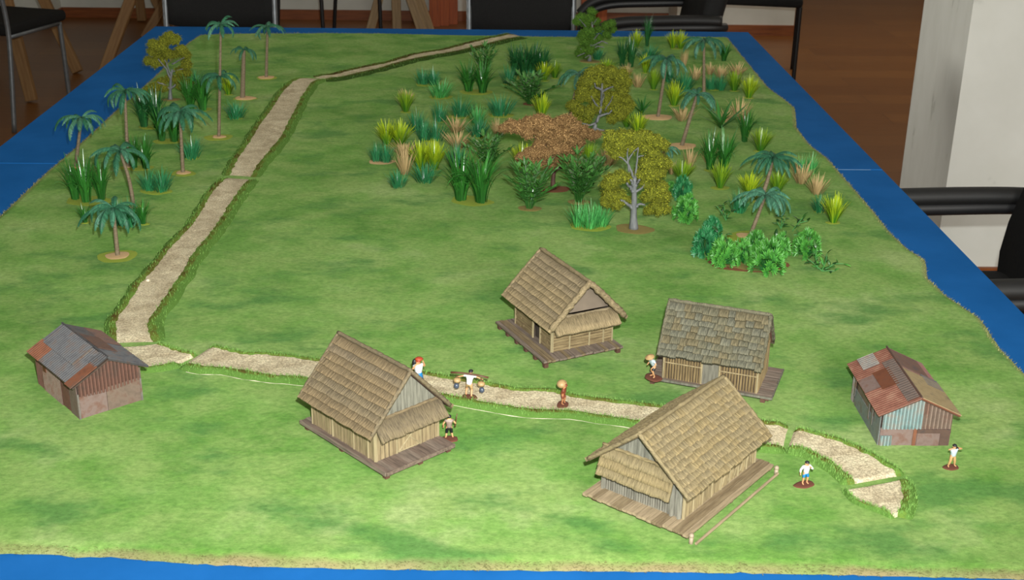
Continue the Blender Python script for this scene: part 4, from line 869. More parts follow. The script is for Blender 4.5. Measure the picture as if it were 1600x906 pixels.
tree('olive_tree', 'olive-leaved tree at the far left edge, beside the blue board', (266, 156), 'olive', M_bark, [(266, 156), (266, 140), (267, 122), (269, 108)],
     [(265, 57, 9, 0), (257, 64, 10, .4), (240, 69, 9, -.3), (238, 80, 8, .4), (272, 62, 10, .3), (252, 75, 11, -.2), (284, 78, 9, 0), (290, 86, 9, .5), (232, 95, 8, 0), (243, 98, 9, -.4), (253, 96, 8, .6), (291, 101, 9, -.2), (282, 112, 9, .5), (292, 114, 7, .2), (273, 85, 8, .8), (241, 136, 9, .2), (252, 128, 9, .6), (231, 140, 7, 0), (256, 138, 7, -.4), (280, 126, 9, .4), (292, 131, 9, .2), (283, 136, 7, -.3), (265, 122, 8, .9), (262, 84, 9, 1), (247, 88, 7, .9)],
     [([(267, 124), (260, 108), (252, 98), (247, 92)], -6, .0028), ([(267, 118), (262, 104), (257, 93)], -4, .0024), ([(269, 100), (280, 94), (288, 90)], -5, .0022), ([(266, 140), (256, 132), (246, 128)], -4, .0032), ([(266, 140), (275, 131), (284, 127)], 4, .003), ([(268, 112), (285, 108), (292, 107)], -5, .002)], 0.0040, seed=3)
tree('far_tree', 'bushy green tree with tangled grey twigs near the far edge', (921, 96), 'green', M_bark, [(921, 96), (922, 78), (926, 55), (925, 30)],
     [(925, 18, 9, 0), (921, 27, 10, .3), (908, 27, 9, 0), (901, 34, 8, -.2), (915, 36, 10, .5), (931, 34, 9, .4), (921, 50, 12, 0), (910, 55, 10, .3), (935, 46, 9, .5), (947, 40, 9, .2), (955, 37, 8, -.2), (958, 47, 7, .3), (948, 54, 9, .5), (914, 66, 10, -.3), (926, 64, 11, .4), (936, 60, 9, .8), (910, 77, 10, 0), (922, 78, 10, -.2), (930, 72, 8, .5), (904, 84, 8, .3), (917, 87, 8, .3)],
     [([(922, 75), (932, 68), (942, 64), (950, 68)], -8, .003), ([(922, 78), (934, 72), (944, 74)], -9, .0026), ([(923, 66), (932, 57), (936, 52)], -9, .0026), ([(922, 80), (910, 84), (902, 88)], -9, .0024), ([(912, 82), (907, 76)], -9, .002), ([(923, 50), (912, 38), (905, 30)], -8, .002), ([(924, 84), (914, 90)], -8, .0022), ([(926, 40), (932, 30)], -7, .002)], 0.0042, base_r=(0.03, 0.02), seed=5)
tree('olive_tree', 'wide olive tree behind the brown tree, grey branches showing', (928, 204), 'olive', M_bark, [(928, 204), (931, 192), (938, 178), (940, 150), (941, 130)],
     [(925, 115, 11, 0), (940, 112, 12, .3), (956, 114, 12, 0), (971, 118, 11, .3), (979, 128, 9, 0), (917, 126, 11, -.2), (932, 124, 11, .7), (966, 131, 11, .8), (950, 122, 11, .9), (911, 140, 11, .2), (923, 148, 10, .3), (908, 152, 8, -.3), (972, 142, 10, .4), (962, 152, 10, .8), (978, 155, 9, .2), (895, 164, 9, 0), (905, 172, 10, .3), (918, 176, 11, -.2), (932, 168, 11, .6), (949, 165, 10, .8), (963, 168, 11, .3), (976, 170, 10, .2), (970, 180, 9, -.2), (957, 184, 9, .4), (938, 142, 13, 1.6), (948, 152, 12, 1.6), (934, 158, 12, 1.4), (944, 134, 11, 1.4), (915, 186, 9, .4), (902, 184, 8, .6), (984, 164, 8, .5)],
     [([(936, 182), (944, 178), (952, 178), (956, 172)], -7, .0034), ([(931, 192), (920, 196), (910, 192)], -6, .0030), ([(938, 170), (940, 155), (942, 142)], -11, .0024), ([(939, 165), (944, 150), (943, 146)], -11, .002), ([(936, 168), (928, 158), (924, 150)], -10, .0026), ([(940, 140), (930, 136), (929, 130)], -10, .003), ([(940, 144), (950, 138), (958, 135)], -10, .0032), ([(945, 172), (954, 158), (957, 150)], -11, .002), ([(930, 200), (938, 203), (944, 203)], -3, .0026)], 0.0038, base_r=(0.026, 0.018), seed=7)
tree('brown_tree', 'tree with russet-brown foliage and dark trunk in the jungle clearing', (865, 296), 'brown', M_barkb, [(865, 296), (864, 282), (866, 268), (862, 250), (857, 230)],
     [(788, 200, 10, 0), (799, 196, 12, .2), (812, 200, 12, 0), (826, 192, 13, .3), (838, 190, 13, 0), (848, 188, 12, .6), (860, 198, 14, -.2), (874, 192, 13, .3), (888, 190, 13, 0), (898, 198, 12, .3), (910, 206, 12, 0), (922, 210, 11, .3), (932, 211, 8, 0), (824, 208, 11, -.4), (846, 206, 13, -.5), (878, 210, 14, -.5), (896, 216, 13, -.4), (862, 218, 13, -.2), (844, 224, 11, .2), (838, 236, 12, -.3), (826, 240, 11, 0), (814, 246, 9, .2), (852, 240, 12, -.5), (868, 232, 12, -.5), (884, 230, 13, -.4), (900, 232, 11, 0), (846, 254, 10, -.2), (860, 256, 10, -.6), (874, 250, 10, -.3), (888, 246, 10, .2), (834, 252, 9, .3), (878, 222, 12, .9), (816, 196, 10, .9), (906, 222, 10, .5)],
     [([(865, 268), (874, 262), (884, 262), (886, 268)], -2, .003), ([(864, 262), (850, 250), (838, 246)], 2, .0028), ([(862, 250), (868, 235), (862, 226)], -9, .0022), ([(858, 230), (830, 212), (802, 204)], 2, .002), ([(860, 230), (890, 214), (918, 212)], 2, .002)], 0.0042, base_r=(0.032, 0.022), disc_m=M_earth, seed=9)
tree('olive_tree', 'front olive tree with a clean grey trunk on an ochre disc', (990, 358), 'olive', M_bark, [(990, 360), (990, 335), (991, 310), (991, 290), (992, 277)],
     [(956, 214, 12, .2), (966, 224, 13, -.2), (952, 226, 10, .4), (978, 214, 14, .2), (994, 216, 14, .4), (1010, 214, 12, .2), (1024, 222, 13, 0), (1036, 226, 10, .3), (1006, 228, 12, .6), (984, 230, 11, .7), (964, 238, 11, .3), (1020, 238, 11, .4), (1012, 254, 13, .3), (1028, 252, 13, .1), (1040, 254, 9, .3), (1000, 272, 11, .6), (1018, 270, 13, .2), (1032, 268, 10, .4), (1010, 284, 11, .6), (956, 282, 12, .2), (970, 276, 11, .3), (982, 278, 8, .6), (948, 288, 9, .5), (952, 306, 12, 0), (966, 304, 11, .4), (946, 316, 8, .3), (962, 318, 10, -.1), (976, 312, 9, .7), (1022, 300, 13, .2), (1036, 308, 12, 0), (1028, 322, 13, -.1), (1016, 328, 9, .2), (1040, 326, 9, .4), (1010, 308, 9, .7), (1034, 292, 10, .5)],
     [([(991, 300), (983, 290), (980, 286)], -6, .0042), ([(991, 292), (997, 284), (1000, 280)], -6, .0038), ([(990, 326), (980, 318), (970, 312)], -5, .0036), ([(990, 326), (1000, 318), (1008, 320)], -2, .0032), ([(991, 290), (985, 280)], -6, .004), ([(992, 278), (996, 250), (997, 230)], -5, .0022), ([(990, 278), (983, 258), (974, 248), (962, 243)], -5, .0024), ([(983, 268), (980, 240), (981, 232)], -5, .0022), ([(982, 250), (990, 236), (996, 232)], -5, .0018), ([(992, 300), (1003, 294), (1006, 288)], -5, .0028), ([(996, 245), (1006, 243)], -5, .0016)], 0.0062, base_r=(0.034, 0.026), seed=12)

# tufts, reeds, fans, leafy plants -------------------------------------
def tuft_mesh(kind, seed):
    rnd = random.Random(seed); random.seed(seed*13 + 5); g = MB()
    if kind in ('teal', 'fresh'):            # short fine grass, about one unit wide
        m = M_tuft if kind == 'teal' else M_tuftg
        for i in range(120):
            a = U(0, 6.283); r = math.sqrt(R())*0.30; g.blade((r*math.cos(a), r*math.sin(a)*0.8, -0.03), a + U(-0.5, 0.5), U(0.36, 0.66), U(0.026, 0.042), r*2.4, U(0.2, 0.7) + r*3.4, 4, 0.0, R()**3*0.6)
    elif kind in ('reed', 'deep'):           # tall clump: stiff foot, arching tips, about one unit high
        m = M_reedg if kind == 'reed' else M_reedd
        for i in range(62):
            a = U(0, 6.283); r = math.sqrt(R())*0.13; g.blade((r*math.cos(a), r*math.sin(a), -0.04), a + U(-0.35, 0.35), U(0.75, 1.12), U(0.06, 0.10), U(0, 0.12), U(0.5, 2.3), 7, 0.0, R()**3*0.55, wide=0.25, cup=0.25)
    elif kind in ('fan', 'fang'):            # yellow-tipped fan, one unit high
        m = M_fan if kind == 'fan' else M_fang
        for i in range(92):
            a = U(0, 6.283); q = math.sqrt(R()); g.blade((0.12*q*math.cos(a), 0.12*q*math.sin(a), -0.04), a, U(0.8, 1.05)*(1 - 0.12*q), U(0.045, 0.07), q*0.55, q*U(0.95, 1.35), 4, 0.0, 0.3*R()**2, wide=0.5)
    elif kind == 'straw':
        m = M_straw
        for i in range(64):
            a = U(0, 6.283); q = math.sqrt(R()); g.blade((0.18*q*math.cos(a), 0.18*q*math.sin(a), -0.04), a + U(-0.3, 0.3), U(0.55, 0.95), U(0.03, 0.055), q*0.6, q*U(0.75, 1.1), 3, 0.0, R()**2*0.5)
    elif kind == 'agave':                    # few long sprawling blades
        m = M_reedg
        for i in range(15):
            a = 6.283*(i + U(-0.3, 0.3))/15; g.blade((0, 0, -0.02), a, U(0.7, 1.15), U(0.07, 0.1), U(0.1, 0.9), U(0.7, 1.5), 6, 0.0, R()**2*0.4, cup=0.3)
    elif kind == 'leafy':                    # arching stems with paired leaves
        m = M_leafy
        for i in range(15):
            a = 6.283*(i + U(-0.4, 0.4))/15; le = U(0.05, 0.85); ln = U(0.75, 1.0); p = Vector((0.04*math.cos(a), 0.04*math.sin(a), -0.04)); n = 7; pts = []
            for j in range(n + 1):
                l = le*0.4 + le*0.9*j/n; pts.append(p.copy()); p = p + Vector((math.sin(l)*math.cos(a), math.sin(l)*math.sin(a), math.cos(l)))*ln/n
            g.tube(pts, [0.014*(1 - 0.6*j/n) for j in range(n + 1)], 4, cap=False)
            for j in range(2, n + 1):
                for s in (-1, 1): g.blade(pts[j], a + s*U(0.5, 1.1), U(0.16, 0.26), U(0.06, 0.085), U(0.5, 1.0), U(1.0, 1.7), 3, 0.2, R()**2*0.7, wide=0.45, cup=0.3)
            g.blade(pts[-1], a, 0.2, 0.06, le, le + 0.5, 3, 0.2, R()*0.5, cup=0.3)
    elif kind in ('rosette', 'rosetted'):    # dome of small leaf rosettes
        m = M_fresh if kind == 'rosette' else M_teal
        for i in range(64):
            a = U(0, 6.283); el = math.acos(1 - R()*0.95); d = Vector((math.sin(el)*math.cos(a), math.sin(el)*math.sin(a), math.cos(el))); c = d*U(0.42, 0.72)*Vector((1, 1, 0.95)).length/1.7; c = Vector((d.x*0.55, d.y*0.55, d.z*0.62))*U(0.75, 1.05)
            g.tube([c*0.2, c], [0.012, 0.008], 3, cap=False)
            u = d.orthogonal().normalized(); v = d.cross(u)
            for j in range(12):
                b = 6.283*j/12 + U(-0.2, 0.2); o = (u*math.cos(b) + v*math.sin(b)); dd = (o*U(0.5, 0.9) + d*U(0.5, 1.0)).normalized(); e = c + dd*U(0.19, 0.28); w = d.cross(o).normalized()*0.027; md = c.lerp(e, 0.55) + d*0.015; tt = U(0.5, 1)
                i0 = g.vert(c, 0.1); i1 = g.vert(md - w, tt*0.7); i2 = g.vert(e, tt); i3 = g.vert(md + w, tt*0.7); g.face(i0, i1, i2, i3)
    if kind in ('fan', 'fang'): g.t = [x**2.2 for x in g.t]
    return g.mesh('foliage', m), m
TM = {}
def plant(kind, name, label, cat, px, py, w_px, h_px, group, disc_m=M_flock, disc_r=0.62, lobes=None, base_only=False):
    """a based plant; w_px by h_px is how large it shows, lobes are clumps beside one another on one base"""
    b = at(px, py); k = depth(b)/FPX; t = thing(name, label, cat, b, group=group)
    W_, H_ = w_px*k, h_px*k*1.04
    lobes = lobes or [(0, 0, 1.0)]; ml = max(l[2] for l in lobes); span = (max(l[0] + 0.5*l[2] for l in lobes) - min(l[0] - 0.5*l[2] for l in lobes))
    if disc_m: add_disc(t, W_*disc_r*0.5, W_*disc_r*0.36, disc_m, 0.0013)
    for lx, ly, s in lobes:
        q = random.randrange(3); st = random.getstate()
        if (kind, q) not in TM:
            me, m = tuft_mesh(kind, q + 1); random.setstate(st)
            xs = sorted(max(abs(v.co.x), abs(v.co.y)) for v in me.vertices); zs = sorted(v.co.z for v in me.vertices)
            TM[(kind, q)] = (me, 2*xs[int(len(xs)*0.90)], zs[int(len(zs)*0.95)])
        me, uw, uh = TM[(kind, q)]; sxy = W_/span*s/uw
        put('foliage', me, t, loc=(lx*W_/span, ly*W_/span, 0.0012), rot=(0, 0, U(0, 6.28)), scale=(sxy, sxy, H_*s**0.5/uh))['kind'] = 'stuff'
    return t
REED, TUFT, FAN, STRAW, LEAFY, BUSH = 'model tall grass clumps', 'model short grass tufts', 'model yellow-tipped fan plants', 'model straw tufts', 'model leafy plants', 'bright green plastic bushes'
D2, D3 = [(-0.24, 0.05, 0.85), (0.24, -0.05, 0.9)], [(-0.34, 0.1, 0.7), (0.0, -0.1, 0.8), (0.34, 0.1, 0.7)]
def reed(l, *a, kind='reed', **k): return plant(kind, 'tall_grass', l, 'plant', *a, REED, **k)
def tuft(l, *a, kind='teal', **k): return plant(kind, 'grass_tuft', l, 'grass tuft', *a, TUFT, **k)
def fan(l, *a, kind='fan', **k): return plant(kind, 'fan_plant', l, 'plant', *a, FAN, **k)
def straw(l, *a, **k): return plant('straw', 'straw_tuft', l, 'grass tuft', *a, STRAW, **k)
def leafy(l, *a, **k): return plant('leafy', 'leafy_plant', l, 'plant', *a, LEAFY, **k)
# left bank
reed('tall grass clump by the blue left edge, behind the short front palm', 137, 314, 82, 66, lobes=D3, disc_r=0.9)
reed('two small tall-grass clumps beside the curved palm trunk on the left', 219, 263, 54, 46, lobes=D2, disc_r=0.8)
reed('broad dark grass clump below the far left olive tree', 236, 199, 60, 56, kind='deep', lobes=D2)
reed('grass clump directly behind the left palm nearest the road', 263, 221, 58, 50, lobes=D2, disc_r=0.8)
reed('grass clumps between the far left olive tree and the tallest palm', 308, 172, 56, 50, lobes=D2, disc_r=0.8)
tuft('short teal tuft right beside the trunk of the left palm nearest the road', 300, 247, 42, 26)
tuft('wide short tuft in front of the two small clumps, left of the road', 243, 298, 58, 28, lobes=D2, disc_r=0.9)
tuft('short green tuft beside the trunk of the tallest left palm', 369, 185, 40, 22)
tuft('teal tuft below the fronds of the short broad front palm', 197, 353, 48, 36, lobes=D2)
reed('small spiky grass under the right fronds of the short front palm', 224, 350, 32, 32)
reed('small spiky grass under the left fronds of the short front palm', 133, 348, 26, 22)
tuft('faint teal tuft behind the far left olive tree', 302, 136, 44, 20)
fan('lone yellow plant behind the trunk of the tallest left palm', 357, 148, 24, 28)
# meadow side of the jungle
reed('big glossy grass clump in two bunches, foremost of the jungle edge', 736, 314, 96, 68, lobes=[(-0.24, 0.05, 0.95), (0.24, -0.1, 1.0)], disc_r=0.72)
reed('two dark grass bunches on a yellow disc near the far road', 743, 144, 62, 42, lobes=[(-0.26, 0.1, 0.9), (0.26, -0.1, 1.0)], disc_r=0.85)
leafy('leafy bamboo-like plant just behind the two grass bunches near the far road', 757, 122, 42, 46, disc_m=None)
reed('wide row of deep green grass near the far edge', 826, 119, 76, 46, kind='deep', lobes=[(-0.45, 0.1, 0.75), (-0.15, -0.1, 0.85), (0.15, 0.1, 0.85), (0.45, 0, 0.7)], disc_r=0.9)
tuft('wide teal tuft at the far left corner of the jungle, rear one of the pair', 669, 132, 46, 20, lobes=D2, disc_r=0.9)
tuft('bright green tuft in front of the rear teal pair at the jungle corner', 688, 152, 42, 22, kind='fresh', disc_r=0.9)
tuft('teal tuft in front of the deep green grass row, left one', 795, 132, 28, 24)
tuft('low teal tuft in front of the deep green grass row, right one', 826, 134, 32, 18)
tuft('short teal tuft left of the row of three, above the straw tufts', 687, 190, 30, 26)
tuft('spreading green tuft behind the two straw tufts', 720, 182, 42, 24, disc_r=0.9)
tuft('spreading tuft with yellow base left of the dark olive bush', 782, 180, 46, 26, disc_r=0.9)
tuft('slim green tuft just right of the rear straw tuft', 746, 194, 30, 24, kind='fresh')
tuft('teal tuft right of the two straw tufts', 747, 213, 40, 22, disc_r=0.8)
tuft('teal tuft behind the wide teal tuft and the yellow bush', 651, 204, 34, 26)
tuft('wide dark teal tuft between the yellow bush and the straw tufts', 672, 219, 52, 26, lobes=D2)
tuft('teal tuft on a sandy base, leftmost of the jungle', 596, 253, 42, 26, lobes=D2, disc_m=M_sand, disc_r=1.0)
tuft('spreading teal tuft at the foot of the front yellow bush', 664, 284, 46, 22, disc_m=None)
tuft('sparse dark tuft alone at the front left of the jungle', 622, 292, 36, 20, disc_m=None)
tuft('teal tuft behind the big glossy two-bunch grass clump', 714, 262, 38, 32)
tuft('wide bright green tuft left of the front olive tree trunk', 920, 354, 72, 34, kind='fresh', lobes=[(-0.32, 0, 0.85), (0.05, -0.12, 0.9), (0.4, 0.05, 0.8)], disc_r=0.9)
fan('big two-lobed yellow bush at the left tip of the jungle', 615, 226, 58, 34, lobes=D2, disc_r=0.6)
fan('big yellow bush above the spreading teal tuft', 668, 264, 60, 40, lobes=D2, disc_r=0.6)
fan('small dark green bush with straw tips, alone near the meadow', 634, 175, 30, 28, kind='fang')
straw('straw tuft growing behind the small dark green bush', 636, 160, 28, 18, disc_m=None)
straw('rear straw tuft between the two big yellow bushes', 634, 244, 44, 20, disc_m=None)
straw('front straw tuft between the two big yellow bushes', 633, 272, 34, 38, disc_m=None)
straw('rear one of the two straw tufts in the middle of the tufts', 712, 206, 40, 20, disc_m=None)
straw('front one of the two straw tufts in the middle of the tufts', 715, 230, 46, 22, disc_m=None)
straw('straw tuft peeking out left of the brown tree crown', 778, 212, 26, 24, disc_m=None)
leafy('dark leafy plant behind the big glossy two-bunch grass clump', 764, 262, 58, 46, disc_m=None)
leafy('leafy plant on an ochre disc in front of the brown tree', 827, 326, 76, 66, disc_m=M_flockb, disc_r=0.5)
leafy('leafy plant right of the brown tree trunk, before the front olive tree', 904, 316, 72, 66, disc_m=M_flockb, disc_r=0.5)
leafy('dark olive leafy bush in front of the deep green grass row', 829, 163, 66, 42, disc_m=M_earth, disc_r=0.4)
leafy('dark leafy plant squeezed between brown tree and front olive tree', 925, 290, 44, 40, disc_m=None)
fan('yellow plant directly in front of the dark olive bush', 846, 186, 28, 34)
fan('yellow plant behind the dark olive bush, left one', 850, 126, 26, 24)
fan('yellow plant behind the dark olive bush, right one', 867, 122, 22, 22, kind='fang')
fan('yellow plant left of the brown tree, under its crown', 816, 264, 34, 36)
fan('green fan plant right of the brown tree crown', 920, 258, 26, 32, kind='fang')
straw('brownish straw tuft between the brown tree and front olive tree', 950, 258, 44, 22, disc_m=None)
fan('dark round fan plant behind the front olive tree crown', 979, 198, 24, 20, kind='fang', disc_m=None)
fan('bright yellow plant behind the front olive tree crown', 996, 210, 30, 28)
# far and right jungle
reed('dark grass clump near the far edge, right of the far green tree', 979, 105, 38, 40, kind='deep', lobes=D2)
reed('single upright grass clump standing against the far blue edge', 1011, 72, 18, 38, kind='deep', disc_m=None)
fan('yellow plant just left of the upright grass at the far edge', 994, 74, 22, 22)
fan('round yellow double plant at the far right edge', 1057, 76, 34, 24, lobes=D2)
fan('yellow plant behind the crown of the middle olive tree', 947, 116, 28, 20, kind='fang')
tuft('flat green tuft beyond the upright right palm', 1012, 92, 44, 16, kind='teal')
tuft('dark teal tuft at the foot of the far green tree', 934, 92, 30, 14, disc_m=None)
fan('yellow plant under the left fronds of the upright right palm', 1008, 114, 20, 24)
fan('tall yellow-green plant below the fronds of the upright right palm', 1021, 140, 22, 28, kind='fang')
straw('straw tuft at the right side of the middle olive crown, front one', 996, 136, 24, 20, disc_m=None)
straw('straw tuft at the right side of the middle olive crown, rear one', 979, 118, 22, 16, disc_m=None)
straw('upright straw tuft left of the farthest right palm', 1069, 104, 14, 26, disc_m=None)
straw('straw tuft at the left of the farthest right palm trunk', 1086, 124, 26, 18, disc_m=None)
straw('straw tuft right of the farthest right palm trunk, left one', 1126, 122, 28, 18, disc_m=None)
straw('straw tuft right of the farthest right palm trunk, right one', 1152, 116, 32, 16, disc_m=None)
straw('straw tuft hugging the right of the farthest right palm trunk', 1109, 116, 20, 16, disc_m=None)
reed('small spiky plant in the far right corner of the mat', 1131, 95, 26, 24, disc_m=None)
fan('small yellow-green plant beside the far right straw tufts, left one', 1147, 142, 26, 28, kind='fang')
fan('small yellow-green plant beside the far right straw tufts, right one', 1170, 153, 28, 28, kind='fan')
tuft('teal tuft at the foot of the farthest right palm', 1118, 140, 40, 20, lobes=D2)
tuft('teal tuft behind the leaning right palm crown', 1068, 140, 40, 22)
tuft('small teal tuft under the upright right palm fronds', 1044, 128, 30, 18)
fan('yellow plant between the upright and the leaning right palms', 1053, 165, 30, 32)
reed('green spiky plant spreading beside the upright right palm trunk', 1003, 177, 46, 22, kind='agave', disc_m=None)
straw('straw tuft left of the leaning palm trunk', 1066, 188, 38, 20, disc_m=None)
reed('sprawling spiky plant right of the leaning palm trunk', 1126, 200, 70, 34, kind='agave', disc_m=None)
straw('straw tuft behind the sprawling spiky plant, left one', 1134, 190, 26, 18, disc_m=None)
straw('straw tuft behind the sprawling spiky plant, right one', 1156, 186, 34, 28, disc_m=None)
reed('upright bladed plant right of the sprawling spiky plant', 1163, 221, 34, 44, kind='reed', disc_m=None)
fan('yellow-edged plant beside the upright bladed plant', 1188, 236, 34, 30, kind='fang')
reed('big dark grass clump behind a straw tuft at the right', 1120, 266, 62, 56, lobes=D2)
straw('straw tuft in front of the big dark grass clump at the right', 1108, 254, 32, 26, disc_m=None)
straw('straw tuft left of the big dark grass clump at the right', 1077, 260, 26, 28, disc_m=None)
straw('small straw tuft at the right of the front olive crown', 1049, 272, 16, 20, disc_m=None)
fan('yellow-green plant right of the front olive crown', 1065, 286, 36, 30, kind='fang')
fan('striped yellow-green plant in open grass before the dark clump', 1125, 294, 34, 34, kind='fang', disc_r=0.9)
fan('bright yellow plant left of the dark-fronded palm trunk', 1171, 308, 38, 32)
fan('yellow-green plant right of the dark-fronded palm trunk', 1214, 302, 30, 30, kind='fang')
tuft('teal tuft left of the blue-green front palm', 1154, 331, 34, 26, disc_m=None)
tuft('green tuft behind the two straw tufts by the right blue edge', 1259, 270, 42, 24, kind='fresh', lobes=D2, disc_m=None)
straw('upper straw tuft by the right blue edge', 1252, 286, 38, 32, disc_m=None)
straw('lower straw tuft by the right blue edge', 1276, 303, 38, 28, disc_m=None)
tuft('teal tuft tucked behind the large lone yellow plant', 1281, 331, 34, 22)
fan('large lone yellow plant nearest the right blue edge', 1302, 348, 38, 38)
# bright plastic bushes in the right foreground
def bush(l, px, py, w, h, kind='rosette', base=None): return plant(kind, 'plastic_bush', l, 'bush', px, py, w, h, BUSH, disc_m=base, disc_r=0.7)
bush('bright rosette bush right of the front olive tree, front one', 1071, 344, 38, 36); bush('teal rosette bush behind the bright one at the front olive tree', 1066, 312, 28, 32, 'rosetted'); bush('small pale rosette tip beside the front olive crown', 1047, 302, 16, 16)
tb = thing('planting_base', 'flat brown base under the cluster of bright bushes', 'base', at(1165, 412)); add_disc(tb, 0.068, 0.040, M_earth, 0.0012, 'earth'); add_disc(tb, 0.060, 0.034, M_flockb, 0.0017, 'flock')
for l, x, y, w, h, kd in (('dark teal rosette at the left end of the bright bush cluster', 1101, 398, 38, 40, 'rosetted'), ('teal rosette at the rear of the bright bush cluster', 1112, 372, 30, 30, 'rosetted'), ('bright rosette in the left front of the bush cluster', 1130, 413, 42, 36, 'rosette'), ('bright rosette second from left in the front of the cluster', 1158, 412, 34, 34, 'rosette'),
                       ('bright rosette at the rear middle of the cluster, below the palm disc', 1180, 395, 36, 30, 'rosette'), ('largest bright rosette at the right front of the cluster', 1198, 424, 52, 44, 'rosette'), ('bright rosette at the right end of the bush cluster', 1217, 400, 34, 32, 'rosette'), ('bright rosette bush standing apart right of the cluster', 1259, 400, 42, 38, 'rosette')):
    bush(l, x, y, w, h, kd)
def oval_leaf():
    g = MB(); n = 8; k = [g.vert((0, 0, 0), 0.2)]
    rows = []
    for i in range(1, n): q = i/n; w = 0.42*math.sin(math.pi*q**0.8)**0.9; z = 0.12*math.sin(math.pi*q); rows.append([g.vert((q, -w*0.5, z - w*0.12), q), g.vert((q, 0, z + 0.02), q), g.vert((q, w*0.5, z - w*0.12), q)])
    e = g.vert((1, 0, 0.0), 1); g.face(k[0], rows[0][0], rows[0][1]); g.face(k[0], rows[0][1], rows[0][2])
    for a, b in zip(rows, rows[1:]): g.face(a[0], b[0], b[1], a[1]); g.face(a[1], b[1], b[2], a[2])
    g.face(rows[-1][0], e, rows[-1][1]); g.face(rows[-1][1], e, rows[-1][2]); return g
LEAF = {'dark': oval_leaf().mesh('leaf', M_dark), 'fresh': oval_leaf().mesh('leaf', M_fresh), 'leathery': oval_leaf().mesh('leaf', M_leafy)}
def twig(label, px, py, stems, leaf_px, kinds, seed):
    """thin stems given as pixels over the base, with oval leaves along them"""
    rnd = random.Random(seed); b = at(px, py); k = depth(b)/FPX; t = thing('leafy_twig', label, 'plant', b, group='oval-leaved plastic twigs')
    for S in stems:
        pts = [ony(x, y, b.y + (0.25*k*(y - py) if i else 0)) - b for i, (x, y) in enumerate(S)]
        for i, q in enumerate(pts): pts[i].z = max(q.z, matz(b.x + q.x, b.y + q.y) - b.z + 0.001)
        g = MB(); f = lerp_poly(pts, 8); g.tube(f, [0.0010*(1 - 0.4*i/7) for i in range(8)], 5); build(g, 'stem', M_stem, t)
        n = max(3, int(sum((Vector(S[i+1]) - Vector(S[i])).length for i in range(len(S)-1)) / (leaf_px*0.32)))
        for i in range(n):
            q = 0.25 + 0.75*i/(n - 1); p = f[min(7, int(q*7))]; put('leaf', LEAF[rnd.choice(kinds)], t, loc=p, rot=(rnd.uniform(-0.5, 0.5), rnd.uniform(-1.0, 0.15), i*2.4 + rnd.uniform(-0.4, 0.4)), scale=leaf_px*k*rnd.uniform(0.75, 1.2))
twig('dark-leaved twig standing alone above the bright bush cluster', 1134, 345, [[(1134, 345), (1128, 332), (1120, 322)], [(1134, 345), (1132, 326), (1130, 318)], [(1134, 345), (1138, 335), (1142, 330)]], 13, ['dark', 'leathery'], 1)
twig('dark-leaved plant growing out of the rear of the bright bush cluster', 1131, 392, [[(1131, 392), (1125, 376), (1122, 362)], [(1131, 392), (1136, 378), (1134, 366)], [(1131, 392), (1140, 384), (1140, 378)]], 14, ['dark', 'leathery', 'leathery'], 2)
twig('dark-leaved twig behind the right end of the bright bush cluster', 1216, 388, [[(1216, 388), (1214, 378), (1212, 369)], [(1216, 388), (1221, 378), (1224, 370)], [(1214, 390), (1206, 382)]], 15, ['dark'], 3)
twig('small dark twig on the disc of the blue-green front palm', 1189, 385, [[(1189, 385), (1186, 377)], [(1189, 385), (1194, 377)]], 12, ['dark', 'leathery'], 4)
twig('leafy twig under the right fronds of the blue-green front palm', 1220, 358, [[(1220, 358), (1222, 340), (1220, 325)], [(1220, 358), (1214, 346)], [(1220, 358), (1227, 342)]], 12, ['leathery', 'dark'], 5)
twig('thin sprawling twig with two dark leaves in open grass', 1238, 362, [[(1238, 362), (1246, 350), (1254, 340)], [(1250, 348), (1262, 345)]], 14, ['dark', 'leathery'], 6)
twig('lying twig behind the bright bush that stands apart', 1240, 368, [[(1240, 368), (1256, 366), (1268, 362)]], 12, ['leathery', 'fresh'], 7)
twig('round-leaved twig sprawling in front of the bright bush that stands apart', 1284, 424, [[(1284, 424), (1272, 412), (1262, 404)], [(1284, 424), (1290, 410), (1292, 396)], [(1290, 420), (1304, 412), (1318, 412)], [(1284, 428), (1296, 430), (1304, 424)], [(1278, 420), (1274, 400), (1276, 388)]], 14, ['leathery', 'fresh', 'leathery', 'dark'], 8)
# ------------------------------------------------------------------ miniature people
def skin_mesh(name, chains, m, parent, sub=1):
    """one smooth body grown from joints: chains of (point, radius), joined where points coincide; the first point is the root"""
    bm = bmesh.new(); ly = bm.verts.layers.skin.verify(); seen = {}; rads = []
    def V(p, r):
        k = tuple(round(c, 4) for c in p)
        if k not in seen:
            v = bm.verts.new(p); seen[k] = v; rads.append(r); v[ly].radius = (r, r); v[ly].use_root = len(seen) == 1
        return seen[k]
    for ch in chains:
        prev = None
        for p, r in ch:
            v = V(p, r)
            if prev is not None and prev is not v and not bm.edges.get((prev, v)): bm.edges.new((prev, v))
            prev = v
    me = bpy.data.meshes.new(name); bm.to_mesh(me); bm.free(); me.materials.append(m); o = put(name, me, parent)
    s = o.modifiers.new('skin', 'SKIN'); s.use_smooth_shade = True; b = o.modifiers.new('smooth', 'SUBSURF'); b.levels = b.render_levels = sub
    return o
def paint(name, c, rough=0.5): return flat(name, c, rough, var=0.06)
P_skin, P_tan = paint('painted_skin', srgb(185, 138, 96)), paint('painted_tan_skin', srgb(164, 110, 71))
